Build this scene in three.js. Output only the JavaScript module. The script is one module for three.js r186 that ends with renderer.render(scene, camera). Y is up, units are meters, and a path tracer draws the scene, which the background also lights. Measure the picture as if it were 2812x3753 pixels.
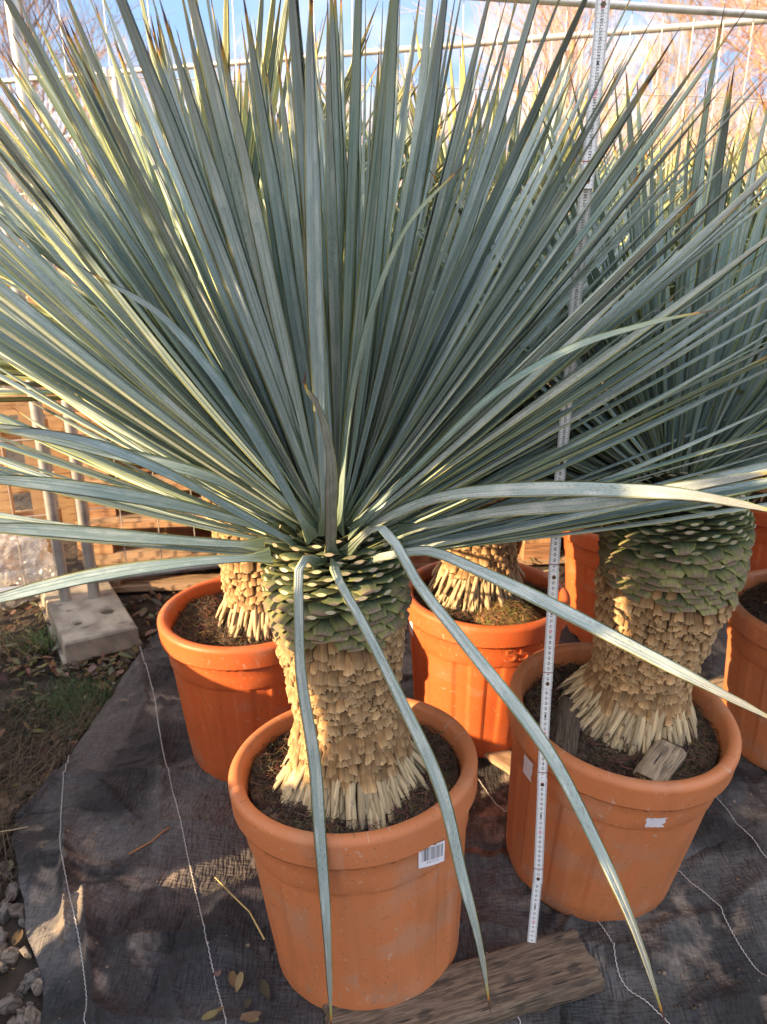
import * as THREE from 'three';
import { mergeGeometries } from 'three/addons/utils/BufferGeometryUtils.js';
import { RoundedBoxGeometry } from 'three/addons/geometries/RoundedBoxGeometry.js';
import { FontLoader } from 'three/addons/loaders/FontLoader.js';
import { TextGeometry } from 'three/addons/geometries/TextGeometry.js';

// ---------------------------------------------------------------- camera, sky, sun, exposure
const scene = new THREE.Scene();
const camera = new THREE.PerspectiveCamera(67.35, 767 / 1024, 0.05, 900);
camera.position.set(0, 1.33, 0);
camera.rotation.set(-THREE.MathUtils.degToRad(19.6), 0, 0);
camera.focus = 1.2; camera.userData.fStop = 7;
scene.add(camera);
const renderer = new THREE.WebGLRenderer({ antialias: true });
renderer.setSize(767, 1024);
renderer.toneMapping = THREE.LinearToneMapping;
renderer.toneMappingExposure = 3.05;
renderer.shadowMap.enabled = true;

const SUN = new THREE.Vector3(-0.86, 0.33, 0.43).normalize();
const sun = new THREE.DirectionalLight(new THREE.Color().setRGB(1, 0.72, 0.42), 4.6);
sun.position.copy(SUN).multiplyScalar(12).add(new THREE.Vector3(0, 0.6, -1.6));
sun.target.position.set(0, 0.6, -1.6); scene.add(sun, sun.target);
sun.castShadow = true; sun.shadow.mapSize.set(4096, 4096); sun.shadow.radius = 0.8;
Object.assign(sun.shadow.camera, { left: -5, right: 5, top: 5, bottom: -5, near: 0.5, far: 40 });

// ---------------------------------------------------------------- noise helpers
function rng(seed) { let a = seed >>> 0; return () => { a = (a + 0x6D2B79F5) | 0; let t = Math.imul(a ^ (a >>> 15), 1 | a); t = (t + Math.imul(t ^ (t >>> 7), 61 | t)) ^ t; return ((t ^ (t >>> 14)) >>> 0) / 4294967296; }; }
const hash3 = (x, y, z) => { let h = Math.imul(x, 374761393) ^ Math.imul(y, 668265263) ^ Math.imul(z, 2147483647 - 58); h = Math.imul(h ^ (h >>> 13), 1274126177); return ((h ^ (h >>> 16)) >>> 0) / 4294967296; };
const sm = t => t * t * (3 - 2 * t), lerp = (a, b, t) => a + (b - a) * t, clamp = (x, a = 0, b = 1) => Math.min(b, Math.max(a, x));
const sstep = (a, b, x) => sm(clamp((x - a) / (b - a)));
function vn(x, y, z = 0, p = 0) {       // value noise, with an optional period in x and y
  const X = Math.floor(x), Y = Math.floor(y), Z = Math.floor(z), u = sm(x - X), v = sm(y - Y), w = sm(z - Z);
  const m = p ? (a => ((a % p) + p) % p) : (a => a);
  const c = (i, j, k) => hash3(m(X + i), m(Y + j), Z + k);
  return lerp(lerp(lerp(c(0, 0, 0), c(1, 0, 0), u), lerp(c(0, 1, 0), c(1, 1, 0), u), v), lerp(lerp(c(0, 0, 1), c(1, 0, 1), u), lerp(c(0, 1, 1), c(1, 1, 1), u), v), w);
}
function fbm(x, y, z = 0, o = 4, p = 0) { let s = 0, a = 0.5, n = 0; for (let i = 0; i < o; i++) { s += a * vn(x, y, z + i * 7.3, p); n += a; a *= 0.5; x *= 2; y *= 2; z *= 2; p *= 2; } return s / n; }
const enc = c => Math.round(255 * clamp(c <= 0.0031308 ? c * 12.92 : 1.055 * Math.pow(c, 1 / 2.4) - 0.055));
function tex(w, h, fn, srgb = true) {
  const d = new Uint8Array(w * h * 4);
  for (let y = 0; y < h; y++) for (let x = 0; x < w; x++) {
    const c = fn((x + 0.5) / w, (y + 0.5) / h), i = (y * w + x) * 4;
    for (let k = 0; k < 3; k++) d[i + k] = srgb ? enc(c[k]) : Math.round(255 * clamp(c[k]));
    d[i + 3] = 255;
  }
  const t = new THREE.DataTexture(d, w, h); t.wrapS = t.wrapT = THREE.RepeatWrapping;
  t.magFilter = THREE.LinearFilter; t.minFilter = THREE.LinearMipmapLinearFilter; t.generateMipmaps = true;
  if (srgb) t.colorSpace = THREE.SRGBColorSpace; t.needsUpdate = true; return t;
}
const mixc = (a, b, t) => [lerp(a[0], b[0], t), lerp(a[1], b[1], t), lerp(a[2], b[2], t)];

// ---------------------------------------------------------------- the sky
{
  const w = 1024, h = 512, d = new Float32Array(w * h * 4);
  for (let y = 0; y < h; y++) for (let x = 0; x < w; x++) {
    const az = ((x + 0.5) / w - 0.5) * 2 * Math.PI, el = ((y + 0.5) / h - 0.5) * Math.PI;
    const dx = Math.cos(el) * Math.cos(az), dy = Math.sin(el), dz = Math.cos(el) * Math.sin(az);
    const e = Math.max(0, dy);
    let c = mixc([0.325, 0.295, 0.285], [0.16, 0.255, 0.40], Math.pow(sstep(0, 0.22, e), 0.7));
    c = mixc(c, [0.20, 0.305, 0.50], sstep(0.25, 0.9, e));
    const q = 1 / (e + 0.12), n = fbm(dx * q * 1.5 + 9, dz * q * 1.5 + 4, 0, 6);
    const cl = sstep(0.44, 0.66, n) * sstep(0.0, 0.12, e);
    c = mixc(c, mixc([0.50, 0.47, 0.46], [1.35, 1.27, 1.18], sstep(0.2, 0.6, e)), cl * lerp(0.4, 0.9, sstep(0.1, 0.5, e)));
    const s = dx * SUN.x + dy * SUN.y + dz * SUN.z, g = Math.pow(Math.max(0, s), 6) * 0.9;
    c = [c[0] + g, c[1] + g * 0.78, c[2] + g * 0.5];
    if (dy < 0) c = mixc(c, [0.16, 0.13, 0.1], sstep(0, 0.05, -dy));
    d.set([c[0], c[1], c[2], 1], (y * w + x) * 4);
  }
  const t = new THREE.DataTexture(d, w, h, THREE.RGBAFormat, THREE.FloatType);
  t.mapping = THREE.EquirectangularReflectionMapping; t.magFilter = t.minFilter = THREE.LinearFilter; t.needsUpdate = true;
  scene.background = t; scene.environment = t;
}

// ---------------------------------------------------------------- scene bookkeeping
const used = {};
function numbered(n) { const k = used[n] = (used[n] ?? -1) + 1; return k ? `${n}_${String(k).padStart(3, '0')}` : n; }
function thing(name, label, category, pos = [0, 0, 0], group) {
  const o = new THREE.Group(); o.name = numbered(name); o.position.set(...pos); o.userData = { label, category }; if (group) o.userData.group = group;
  scene.add(o); return o;
}
function mesh(name, geo, mat, parent, extra) { const m = new THREE.Mesh(geo, mat); m.name = name; m.castShadow = m.receiveShadow = true; if (extra) Object.assign(m.userData, extra); parent.add(m); return m; }
function struct(name, geo, mat) { const m = mesh(numbered(name), geo, mat, scene); m.userData.kind = 'structure'; return m; }
function tag(m, label, category, group, kind) { m.name = numbered(m.name); m.userData = { ...m.userData, label, category }; if (group) m.userData.group = group; if (kind) m.userData.kind = kind; return m; }
const std = o => new THREE.MeshStandardMaterial({ side: THREE.DoubleSide, ...o });
const rgb = (r, g, b) => new THREE.Color().setRGB(r, g, b);
const V = (x, y, z) => new THREE.Vector3(x, y, z);
function geom(pos, idx, uv, col) {
  const g = new THREE.BufferGeometry(); g.setAttribute('position', new THREE.Float32BufferAttribute(pos, 3));
  if (uv) g.setAttribute('uv', new THREE.Float32BufferAttribute(uv, 2)); if (col) g.setAttribute('color', new THREE.Float32BufferAttribute(col, 3));
  if (idx) g.setIndex(idx); g.computeVertexNormals(); return g;
}
// many small tapered rods collected into one geometry
class Rods {
  constructor() { this.p = []; this.i = []; this.c = []; }
  add(a, b, ra, rb, n = 4, col = [1, 1, 1]) {
    const d = b.clone().sub(a).normalize(), x = Math.abs(d.y) < 0.9 ? V(0, 1, 0) : V(1, 0, 0); x.cross(d).normalize(); const y = d.clone().cross(x), k = this.p.length / 3;
    for (const [q, r] of [[a, ra], [b, rb]]) for (let j = 0; j < n; j++) { const t = j / n * 2 * Math.PI, c = Math.cos(t) * r, s = Math.sin(t) * r; this.p.push(q.x + x.x * c + y.x * s, q.y + x.y * c + y.y * s, q.z + x.z * c + y.z * s); this.c.push(...col); }
    for (let j = 0; j < n; j++) { const m = (j + 1) % n; this.i.push(k + j, k + m, k + n + j, k + m, k + n + m, k + n + j); }
    return this;
  }
  path(pts, r0, r1, n = 4, col) { for (let i = 0; i + 1 < pts.length; i++) { const t = pts.length - 1; this.add(pts[i], pts[i + 1], lerp(r0, r1, i / t), lerp(r0, r1, (i + 1) / t), n, col); } return this; }
  build() { return geom(this.p, this.i, null, this.c); }
}
// box with worn, slightly uneven edges and uv along its length
function board(lx, ly, lz, seed = 1, rough = 0.002, bev = 0.003, fine = false) {
  const r = rng(seed), ox = r() * 50, q = fine ? 160 : 14, g = new THREE.BoxGeometry(lx, ly, lz, Math.max(2, Math.min(40, Math.round(lx * q))), fine ? 4 : 1, Math.max(1, Math.min(40, Math.round(lz * q)))), p = g.attributes.position, uv = [], nrm = g.attributes.normal;
  for (let i = 0; i < p.count; i++) {
    let x = p.getX(i), y = p.getY(i), z = p.getZ(i); const k = n => (fbm(x * 21 + ox, z * 25 + n * 9, y * 21 + n, 3) - 0.5) * 2 * rough;
    const L = lx >= lz ? x : z, W = lx >= lz ? (Math.abs(nrm.getZ(i)) > 0.6 ? y : z) : (Math.abs(nrm.getX(i)) > 0.6 ? y : x), end = Math.abs(lx >= lz ? nrm.getX(i) : nrm.getZ(i)) > 0.6;
    uv.push((end ? y * 0.2 : L) + ox, W + ox * 0.37);
    if (fine) { // knocked edges and splintered ends
      const ex = Math.abs(x) > lx * 0.499, ey = Math.abs(y) > ly * 0.499, ez = Math.abs(z) > lz * 0.499, n = vn(x * 60 + ox, z * 60, y * 60);
      if (ex && lx >= lz) x -= Math.sign(x) * (0.010 * vn(z * 130 + ox, y * 90) + 0.012 * vn(z * 30 + ox, 3) * (ey && y > 0 ? 1 : 0.4));
      if (ey && (ez || ex)) { y -= Math.sign(y) * bev * (0.5 + n); z -= Math.sign(z) * bev * n * (ez ? 1 : 0); }
    }
    p.setXYZ(i, x + k(1), y + k(2), z + k(3));
  }
  g.setAttribute('uv', new THREE.Float32BufferAttribute(uv, 2)); g.computeVertexNormals(); return g;
}

// ---------------------------------------------------------------- textures and materials
function leafTex(seed, body, dusty, specks, brown, edge) {
  return tex(64, 1024, (u, v) => {
    const st = vn(u * 22 + seed, v * 3, seed) * 0.6 + vn(u * 50, v * 9 + seed, seed + 3) * 0.4;
    let c = body.map(k => k * (0.86 + 0.27 * st));
    const du = fbm(u * 3 + seed, v * 22, seed + 9, 4); c = mixc(c, dusty, sstep(0.45, 0.75, du) * 0.55);
    const keel = Math.exp(-Math.pow((u - 0.5 - 0.04 * Math.sin(v * 9 + seed)) / 0.035, 2)) + 0.7 * Math.exp(-Math.pow((u - 0.33) / 0.02, 2)) * vn(v * 30, seed);
    c = mixc(c, body.map(k => k * 0.42), keel * 0.32);
    if (specks) { const s = vn(u * 34, v * 210, seed + 5); c = mixc(c, body.map(k => k * 0.4), 0.75 * sstep(0.66, 0.9, s) * specks * sstep(0.35, 0.6, fbm(u * 2, v * 14, seed + 2, 3))); }
    c = mixc(c, brown, sstep(0.70, 0.9, v + 0.10 * (fbm(u * 3, v * 6, seed + 1, 3) - 0.5)) * 0.55);
    const e = Math.min(u, 1 - u) * 2; c = mixc(edge, c, sstep(0.05, 0.20, e));
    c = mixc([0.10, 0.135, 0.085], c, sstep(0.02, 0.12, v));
    c = mixc(c, [0.40, 0.33, 0.10], sstep(0.915, 0.945, v)); c = mixc(c, [0.50, 0.24, 0.035], sstep(0.945, 0.955, v)); c = mixc(c, [0.11, 0.045, 0.03], sstep(0.958, 0.967, v));
    return [c[0] * 1.2, c[1] * 1.2, c[2] * 1.17];
  });
}
const leafMat = t => std({ map: t, roughness: 0.45, bumpMap: leafBump, bumpScale: 0.0012 });
const leafBump = tex(64, 256, (u, v) => { const k = 0.5 + 0.28 * Math.sin(u * 26) + 0.25 * (vn(u * 40, v * 8) - 0.5); return [k, k, k]; }, false);
const LM = [
  leafMat(leafTex(1, [0.250, 0.325, 0.315], [0.42, 0.48, 0.465], 0.4, [0.20, 0.21, 0.18], [0.52, 0.52, 0.16])),
  leafMat(leafTex(2, [0.205, 0.275, 0.272], [0.35, 0.40, 0.39], 0.7, [0.17, 0.165, 0.14], [0.48, 0.49, 0.15])),
  leafMat(leafTex(3, [0.30, 0.345, 0.315], [0.52, 0.53, 0.48], 1.0, [0.22, 0.19, 0.15], [0.54, 0.52, 0.17])),
  leafMat(leafTex(4, [0.19, 0.265, 0.235], [0.30, 0.36, 0.32], 0.2, [0.28, 0.29, 0.17], [0.45, 0.46, 0.12])),
  leafMat(leafTex(6, [0.21, 0.205, 0.17], [0.33, 0.31, 0.27], 1.0, [0.13, 0.10, 0.075], [0.40, 0.38, 0.15])),
  leafMat(leafTex(5, [0.325, 0.355, 0.165], [0.44, 0.47, 0.25], 0.2, [0.34, 0.30, 0.13], [0.55, 0.52, 0.14])),
  leafMat(leafTex(7, [0.345, 0.42, 0.405], [0.52, 0.57, 0.55], 0.5, [0.26, 0.27, 0.22], [0.56, 0.56, 0.22])),
  leafMat(leafTex(8, [0.115, 0.170, 0.160], [0.22, 0.28, 0.265], 0.3, [0.13, 0.13, 0.10], [0.42, 0.43, 0.12])),
];
const vcol = (r = 0.85) => std({ vertexColors: true, roughness: r });
const fibreTex = tex(128, 128, (u, v) => { const k = 0.55 + 0.55 * (vn(u * 24, v * 3, 2, 0) * 0.6 + vn(u * 60, v * 8, 5) * 0.4); return [k, k * 0.985, k * 0.96]; });
const scaleMats = [0.76, 1.0, 1.18].map(k => { const m = vcol(0.9); m.color = rgb(k, k * 0.98, k * 0.95); m.map = fibreTex; return m; });
const coreMat = std({ color: rgb(0.075, 0.060, 0.030), roughness: 1 });
const woodTex = (seed, a, b, dark) => {
  const f = (u, v) => { const w = 0.006 * fbm(u * 3, v * 3, seed + 8, 2), g = fbm(u * 5, (v + w) * 44, seed, 4) * 0.65 + vn(u * 24, (v + w) * 150, seed) * 0.35; let c = mixc(a, b, sstep(0.3, 0.7, g));
    c = mixc(c, dark, sstep(0.56, 0.74, fbm(u * 7, v * 9, seed + 4, 4)) * 0.7); return mixc(c, dark.map(k => k * 0.6), sstep(0.80, 0.90, vn(u * 6, (v + w) * 70, seed + 6))); };
  const g = (u, v) => mixc(f(u, v), f(u - 1, v), sstep(0.75, 1, u));
  return tex(512, 256, (u, v) => mixc(g(u, v), g(u, v - 1), sstep(0.8, 1, v)));
};
const wmat = (t, r = 0.9) => { t.repeat.set(1.6, 3.2); return std({ map: t, roughness: r, bumpMap: t, bumpScale: 0.003 }); };
const palletMats = [wmat(woodTex(1, [0.42, 0.22, 0.105], [0.60, 0.34, 0.17], [0.16, 0.09, 0.055])), wmat(woodTex(2, [0.34, 0.17, 0.08], [0.50, 0.26, 0.13], [0.13, 0.07, 0.045])), wmat(woodTex(3, [0.36, 0.23, 0.13], [0.50, 0.33, 0.20], [0.22, 0.13, 0.08]))];
const plankMat = wmat(woodTex(7, [0.095, 0.068, 0.050], [0.20, 0.15, 0.11], [0.035, 0.027, 0.022]));
const oldWood = [wmat(woodTex(17, [0.085, 0.056, 0.036], [0.19, 0.13, 0.085], [0.035, 0.027, 0.022])), wmat(woodTex(18, [0.26, 0.18, 0.11], [0.44, 0.33, 0.22], [0.10, 0.07, 0.05]))]; for (const m of oldWood) m.map.repeat.set(3.4, 7);
const paleWood = wmat(woodTex(9, [0.46, 0.28, 0.13], [0.58, 0.38, 0.2], [0.36, 0.2, 0.1]));
const potTex = (a, seed) => tex(512, 512, (u, v) => {
  let c = a.map(k => k * (0.93 + 0.13 * fbm(u * 8, v * 8, seed, 4, 8)));
  const d = sstep(0.56, 0.80, fbm(u * 6, v * 10, seed + 3, 5)); c = mixc(c, [0.40, 0.27, 0.19], d * 0.38); c = mixc(c, a.map(k => k * 0.72), sstep(0.55, 0.75, fbm(u * 14, v * 3, seed + 21, 4)) * 0.5); c = mixc(c, [0.30, 0.20, 0.14], sstep(0.62, 0.78, fbm(u * 22, v * 20, seed + 31, 4)) * sstep(0.25, 0.0, v) * 0.7);
  const sp = vn(u * 170, v * 170, seed + 8); c = mixc(c, [0.16, 0.08, 0.05], sstep(0.86, 0.95, sp) * 0.5);
  c = mixc(c, [0.55, 0.42, 0.33], sstep(0.9, 0.97, vn(u * 130, v * 60, seed + 11)) * 0.5);
  return c;
});
const potRough = tex(256, 256, (u, v) => { const k = 0.42 + 0.3 * fbm(u * 9, v * 9, 3, 4, 9); return [k, k, k]; }, false);
const potMatA = std({ map: potTex([0.56, 0.185, 0.065], 2), roughness: 1, roughnessMap: potRough });
const potMatB = std({ map: potTex([0.60, 0.125, 0.03], 5), roughness: 1, roughnessMap: potRough });
const steelTex = tex(256, 256, (u, v) => { const k = 0.40 + 0.22 * fbm(u * 10, v * 14, 3, 4, 0) - 0.1 * sstep(0.6, 0.8, fbm(u * 4, v * 22, 8, 3)); return [k, k * 0.985, k * 0.94]; });
const steel = std({ map: steelTex, roughness: 0.42, metalness: 0.65 });
const wireMat = std({ color: rgb(0.62, 0.57, 0.50), roughness: 0.45, metalness: 0.5 });

// ---------------------------------------------------------------- the ground
const FAB = [[-2.55, -0.80], [-2.40, -0.815], [-2.29, -0.83], [-2.0, -0.842], [-1.74, -0.852], [-1.62, -0.875], [-1.53, -0.905], [-1.42, -0.86], [-1.32, -0.80], [-1.2, -0.735], [-1.1, -0.66], [-0.99, -0.615], [-0.7, -0.52], [0.6, -0.4]];
function fabLeft(z) { let i = 0; while (i < FAB.length - 2 && z > FAB[i + 1][0]) i++; const [a, xa] = FAB[i], [b, xb] = FAB[i + 1]; return lerp(xa, xb, clamp((z - a) / (b - a))) + 0.008 * (vn(z * 23, 4) - 0.5) + 0.012 * (vn(z * 7, 9) - 0.5); }
const folds = [];
{ const r = rng(11); for (let k = 0; k < 70; k++) { const x = -0.9 + r() * 2.4, z = -0.75 - r() * 1.6, a = r() < 0.5 ? r() * 0.7 - 0.2 : r() * Math.PI, L = 0.07 + r() * 0.3; folds.push([x - Math.cos(a) * L, z - Math.sin(a) * L, x + Math.cos(a) * L, z + Math.sin(a) * L, 0.008 + r() * 0.019, 0.008 + r() * 0.02]); }
  folds.push([-0.83, -2.28, -0.70, -1.95, 0.03, 0.05], [-0.77, -1.5, -0.62, -1.13, 0.045, 0.022], [-0.63, -1.25, -0.50, -0.95, 0.045, 0.022], [-0.72, -1.47, -0.30, -1.45, 0.010, 0.012], [-0.52, -1.14, -0.32, -1.18, 0.028, 0.018], [-0.60, -1.50, -0.74, -1.62, 0.02, 0.012], [-0.56, -1.32, -0.66, -1.22, 0.026, 0.02], [-0.42, -1.10, -0.36, -0.98, 0.02, 0.018], [0.45, -1.12, 0.9, -1.32, 0.014, 0.03], [0.55, -1.0, 0.95, -1.14, 0.012, 0.03]); }
function worley(x, z, s) { const X = Math.floor(x), Z = Math.floor(z); let a = 9, b = 9; for (let i = -1; i <= 1; i++) for (let j = -1; j <= 1; j++) { const d = Math.hypot(X + i + hash3(X + i, Z + j, s) - x, Z + j + hash3(X + i, Z + j, s + 50) - z); if (d < a) { b = a; a = d; } else if (d < b) b = d; } return b - a; }
function hFab(x, z) {
  let h = 0.022 * (fbm(x * 2.6 + 5, z * 2.6, 1, 3) - 0.35) + 0.010 * (fbm(x * 11, z * 9, 3, 3) - 0.4);
  for (const [x0, z0, x1, z1, a, w] of folds) {
    const dx = x1 - x0, dz = z1 - z0, l2 = dx * dx + dz * dz, t = ((x - x0) * dx + (z - z0) * dz) / l2; if (t < -0.3 || t > 1.3) continue;
    const tt = clamp(t), ex = x - x0 - dx * tt, ez = z - z0 - dz * tt, s = (ex * dz - ez * dx) > 0 ? 1 : 0.45, q = Math.sqrt(ex * ex + ez * ez) / (w * s);
    if (q < 3.5) h +=  a * Math.exp(-q * 1.1) * Math.sin(Math.PI * clamp((t + 0.15) / 1.3)) ** 0.6;
  }
  const wx = x + 0.05 * fbm(x * 4, z * 4, 8, 2), wz = z + 0.05 * fbm(x * 4 + 7, z * 4, 9, 2), rg = (f, s) => 0.5 - Math.abs(vn(wx * f + s, wz * f * 1.3, s) - 0.5);
  h += 0.036 * (worley(wx * 2.6 + wz, wz * 3.4, 3) - 0.4) + 0.015 * (worley(wx * 7 + wz * 4, wz * 6, 8) - 0.4) + 0.014 * (rg(7.5, 5) - 0.3) + 0.006 * (rg(23, 9) - 0.3);
  return Math.max(0.003, 0.014 + h);
}
function hSoil(x, z) {
  const left = sstep(0.0, -0.35, x - (-0.85)), d = Math.hypot(x, z + 1.5);
  return -0.012 - 0.055 * Math.exp(-(((x + 0.98) / 0.13) ** 2 + ((z + 1.72) / 0.4) ** 2)) + (d < 6 ? left * 0.05 * (fbm(x * 7, z * 7, 2, 4) - 0.45) : 0) - (left ? 0 : 0.004) + (d > 8 ? 0.25 * (fbm(x * 0.15, z * 0.15, 4, 3) - 0.5) * sstep(8, 20, d) : 0);
}
{
  const pos = [], uv = [], idx = [], col = [], xs = [], zs = [];
  const warp = (a, b, c, n) => { const o = []; for (let i = 0; i <= n; i++) o.push(lerp(a, b, i / n)); return o; };
  xs.push(-420, -160, -70, -30, -14, -7, -4, -2.6, ...warp(-2, 2.2, 0, 120), 3, 5, 9, 16, 34, 80, 170, 420);
  zs.push(-620, -240, -110, -55, -30, -18, -11, -7, -5, ...warp(-4, 0.6, 0, 130), 2, 5, 12, 30, 80, 200);
  for (const z of zs) for (const x of xs) {
    pos.push(x, hSoil(x, z), z); uv.push(x, z);
    const n = fbm(x * 5, z * 5, 3, 4), far = sstep(5, 14, Math.hypot(x, z));
    let c = mixc([0.028, 0.020, 0.014], [0.075, 0.050, 0.031], n); c = mixc(c, mixc([0.20, 0.17, 0.07], [0.26, 0.19, 0.10], fbm(x * 0.4, z * 0.4, 2, 3)), far); col.push(...c);
  }
  const W = xs.length; for (let j = 0; j + 1 < zs.length; j++) for (let i = 0; i + 1 < W; i++) { const a = j * W + i; idx.push(a, a + W, a + 1, a + 1, a + W, a + W + 1); }
  const soilTex = tex(512, 512, (u, v) => { const k = 0.45 + 0.9 * fbm(u * 24, v * 24, 4, 5, 24); return [k, k, k]; }); soilTex.repeat.set(1.4, 1.4);
  struct('ground', geom(pos, idx, uv, col), std({ vertexColors: true, map: soilTex, bumpMap: soilTex, bumpScale: 0.02, roughness: 1 }));
}
const weave = tex(512, 512, (u, v) => {
  const a = Math.sin(u * 512 * Math.PI / 4), b = Math.sin(v * 512 * Math.PI / 4), k = 0.80 + 0.16 * (a * b) + 0.10 * (vn(u * 128, v * 12, 1, 0) - 0.5) + 0.10 * (vn(u * 12, v * 128, 2, 0) - 0.5) + 0.35 * (fbm(u * 32, v * 32, 3, 3, 32) - 0.5); return [k, k, k];
});
weave.repeat.set(3.2, 3.2);
const cloth = (() => {
  const NX = 400, NZ = 360, pos = [], uv = [], idx = [], col = [];
  for (let j = 0; j <= NZ; j++) { const z = lerp(-2.55, 0.3, Math.pow(j / NZ, 1.12)), xl = fabLeft(z);
    for (let i = 0; i <= NX; i++) { const u = i / NX, x = xl + (2.3 - xl) * Math.pow(u, 1.25), e = sstep(0.0, 0.03, x - xl);
      pos.push(x, lerp(0.0, hFab(x, z), 0.35 + 0.65 * e), z); uv.push((x + 1) / 2.4, (z + 2.55) / 2.4);
} }
  const W = NX + 1; for (let j = 0; j < NZ; j++) for (let i = 0; i < NX; i++) { const a = j * W + i; idx.push(a, a + W, a + 1, a + 1, a + W, a + W + 1); }
  const dirt = tex(1400, 1400, (u, v) => {
    const x = u * 2.4 - 1, z = v * 2.4 - 2.55, d = fbm(x * 3.1, z * 3.1, 7, 6), d2 = fbm(x * 19, z * 19, 5, 4), g = fbm(x * 2.0 + 40, z * 2.0, 2, 4), fine = vn(x * 420, z * 90, 3) * 0.5 + vn(x * 90, z * 420, 4) * 0.5;
    let c = mixc([0.024, 0.024, 0.026], [0.135, 0.122, 0.114], sstep(0.30, 0.68, d)); c = mixc(c, [0.070, 0.044, 0.032], sstep(0.46, 0.66, g) * 0.42); c = mixc(c, [0.020, 0.016, 0.015], sstep(0.50, 0.66, fbm(x * 6, z * 9, 12, 5)) * 0.8);
    c = mixc(c, [0.23, 0.18, 0.14], sstep(0.56, 0.74, d2) * sstep(0.42, 0.58, fbm(x * 5 + 9, z * 5, 3, 3)) * 0.8); return c.map(k => k * (0.5 + 1.0 * fine));
  });
  const cr = rng(63), segs = []; for (let k = 0; k < 95; k++) { const x = cr() * 2.2, z = cr() * 2.3, a = cr() < 0.45 ? (cr() - 0.5) * 0.7 : cr() * Math.PI, L = 0.05 + 0.24 * cr() * cr(); segs.push([x - Math.cos(a) * L, z - Math.sin(a) * L, Math.cos(a) * 2 * L, Math.sin(a) * 2 * L, (cr() < 0.6 ? -1 : 0.7) * (0.1 + 0.22 * cr()), 0.003 + 0.009 * cr()]); }
  const crease = tex(1400, 1400, (u, v) => { // long creases and the coarse yarn of the woven sheet
    const x0 = u * 2.4, z0 = v * 2.4, x = x0 + 0.02 * (fbm(x0 * 9, z0 * 9, 31, 2) - 0.5), z = z0 + 0.02 * (fbm(x0 * 9, z0 * 9, 37, 2) - 0.5); let k = 0.5;
    for (const [sx, sz, dx, dz, a, w] of segs) { const px = x - sx, pz = z - sz, l2 = dx * dx + dz * dz, t = (px * dx + pz * dz) / l2; if (t <= 0 || t >= 1) continue; const q = (px * dz - pz * dx) / Math.sqrt(l2) / w; if (q > 5 || q < -2.5) continue; k += a * 4 * t * (1 - t) * (q > 0 ? Math.exp(-q) : Math.max(0, 1 + q / 2.5)); }
    k += 0.16 * (fbm(x * 26, z * 26, 43, 3) - 0.5) + 0.05 * ((vn(x * 400, z * 60, 3) + vn(x * 60, z * 400, 4)) - 1); return [k, k, k]; }, false);
  return struct('ground_cloth', geom(pos, idx, uv), std({ map: dirt, bumpMap: crease, bumpScale: 0.06, roughness: 0.85 }));
})();
{ // crumbs of earth and bits of leaf on the cloth
  const r = rng(52), R = new Rods(); for (let k = 0; k < 900; k++) { const z = -0.85 - r() * 1.5, x = fabLeft(z) + 0.03 + r() * 1.9; if (fbm(x * 5 + 9, z * 5, 3, 3) < 0.44) continue; const s = 0.0012 + 0.004 * r() * r(), y = hFab(x, z), c = mixc([0.09, 0.06, 0.042], [0.34, 0.25, 0.18], r()); R.add(V(x, y - s * 0.3, z), V(x + (r() - 0.5) * s, y + s * 1.1, z + (r() - 0.5) * s), s, s * 0.6, 5, c); }
  mesh('dirt_crumbs', R.build(), vcol(1), cloth, { kind: 'stuff' });
}
{ // white sewn threads of the cloth
  const tm = std({ color: rgb(0.62, 0.57, 0.52), roughness: 0.8 });
  const paths = [[[-0.851, -1.736], [-0.786, -1.523], [-0.739, -1.402], [-0.658, -1.247], [-0.585, -1.115], [-0.531, -0.992], [-0.48, -0.8]],
    [[-0.821, -2.288], [-0.693, -2.0], [-0.611, -1.776], [-0.517, -1.556], [-0.448, -1.388], [-0.389, -1.247], [-0.337, -1.115], [-0.288, -1.002], [-0.22, -0.8]],
    [[0.33, -1.42], [0.401, -1.283], [0.446, -1.156], [0.451, -1.066], [0.485, -1.019], [0.56, -0.9]], [[0.62, -1.40], [0.664, -1.321], [0.70, -1.259], [0.709, -1.146], [0.724, -1.066], [0.77, -0.9]],
    [[0.80, -1.65], [0.836, -1.539], [0.847, -1.461], [0.869, -1.375], [0.93, -1.2]], [[0.20, -1.80], [0.226, -1.716], [0.269, -1.572], [0.320, -1.461]], [[0.20, -1.12], [0.24, -1.0], [0.27, -0.88]], [[-0.16, -1.9], [-0.10, -1.6], [0.02, -1.3], [0.1, -1.05]]];
  for (const p of paths) {
    const c = new THREE.CatmullRomCurve3(p.map(([x, z]) => V(x, 0, z))), n = Math.round(c.getLength() / 0.0045), R = new Rods(); let q = null;
    for (let i = 0; i <= n; i++) { const a = c.getPointAt(i / n), t = c.getTangentAt(i / n), s = (i % 2 ? 1 : -1) * 0.0010; const b = V(a.x + t.z * s, hFab(a.x, a.z) + 0.0022, a.z - t.x * s); if (q) R.add(q, b, 0.0009, 0.0009, 4); q = b; }
    mesh('stitched_thread', R.build(), tm, cloth);
  }
}

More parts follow.
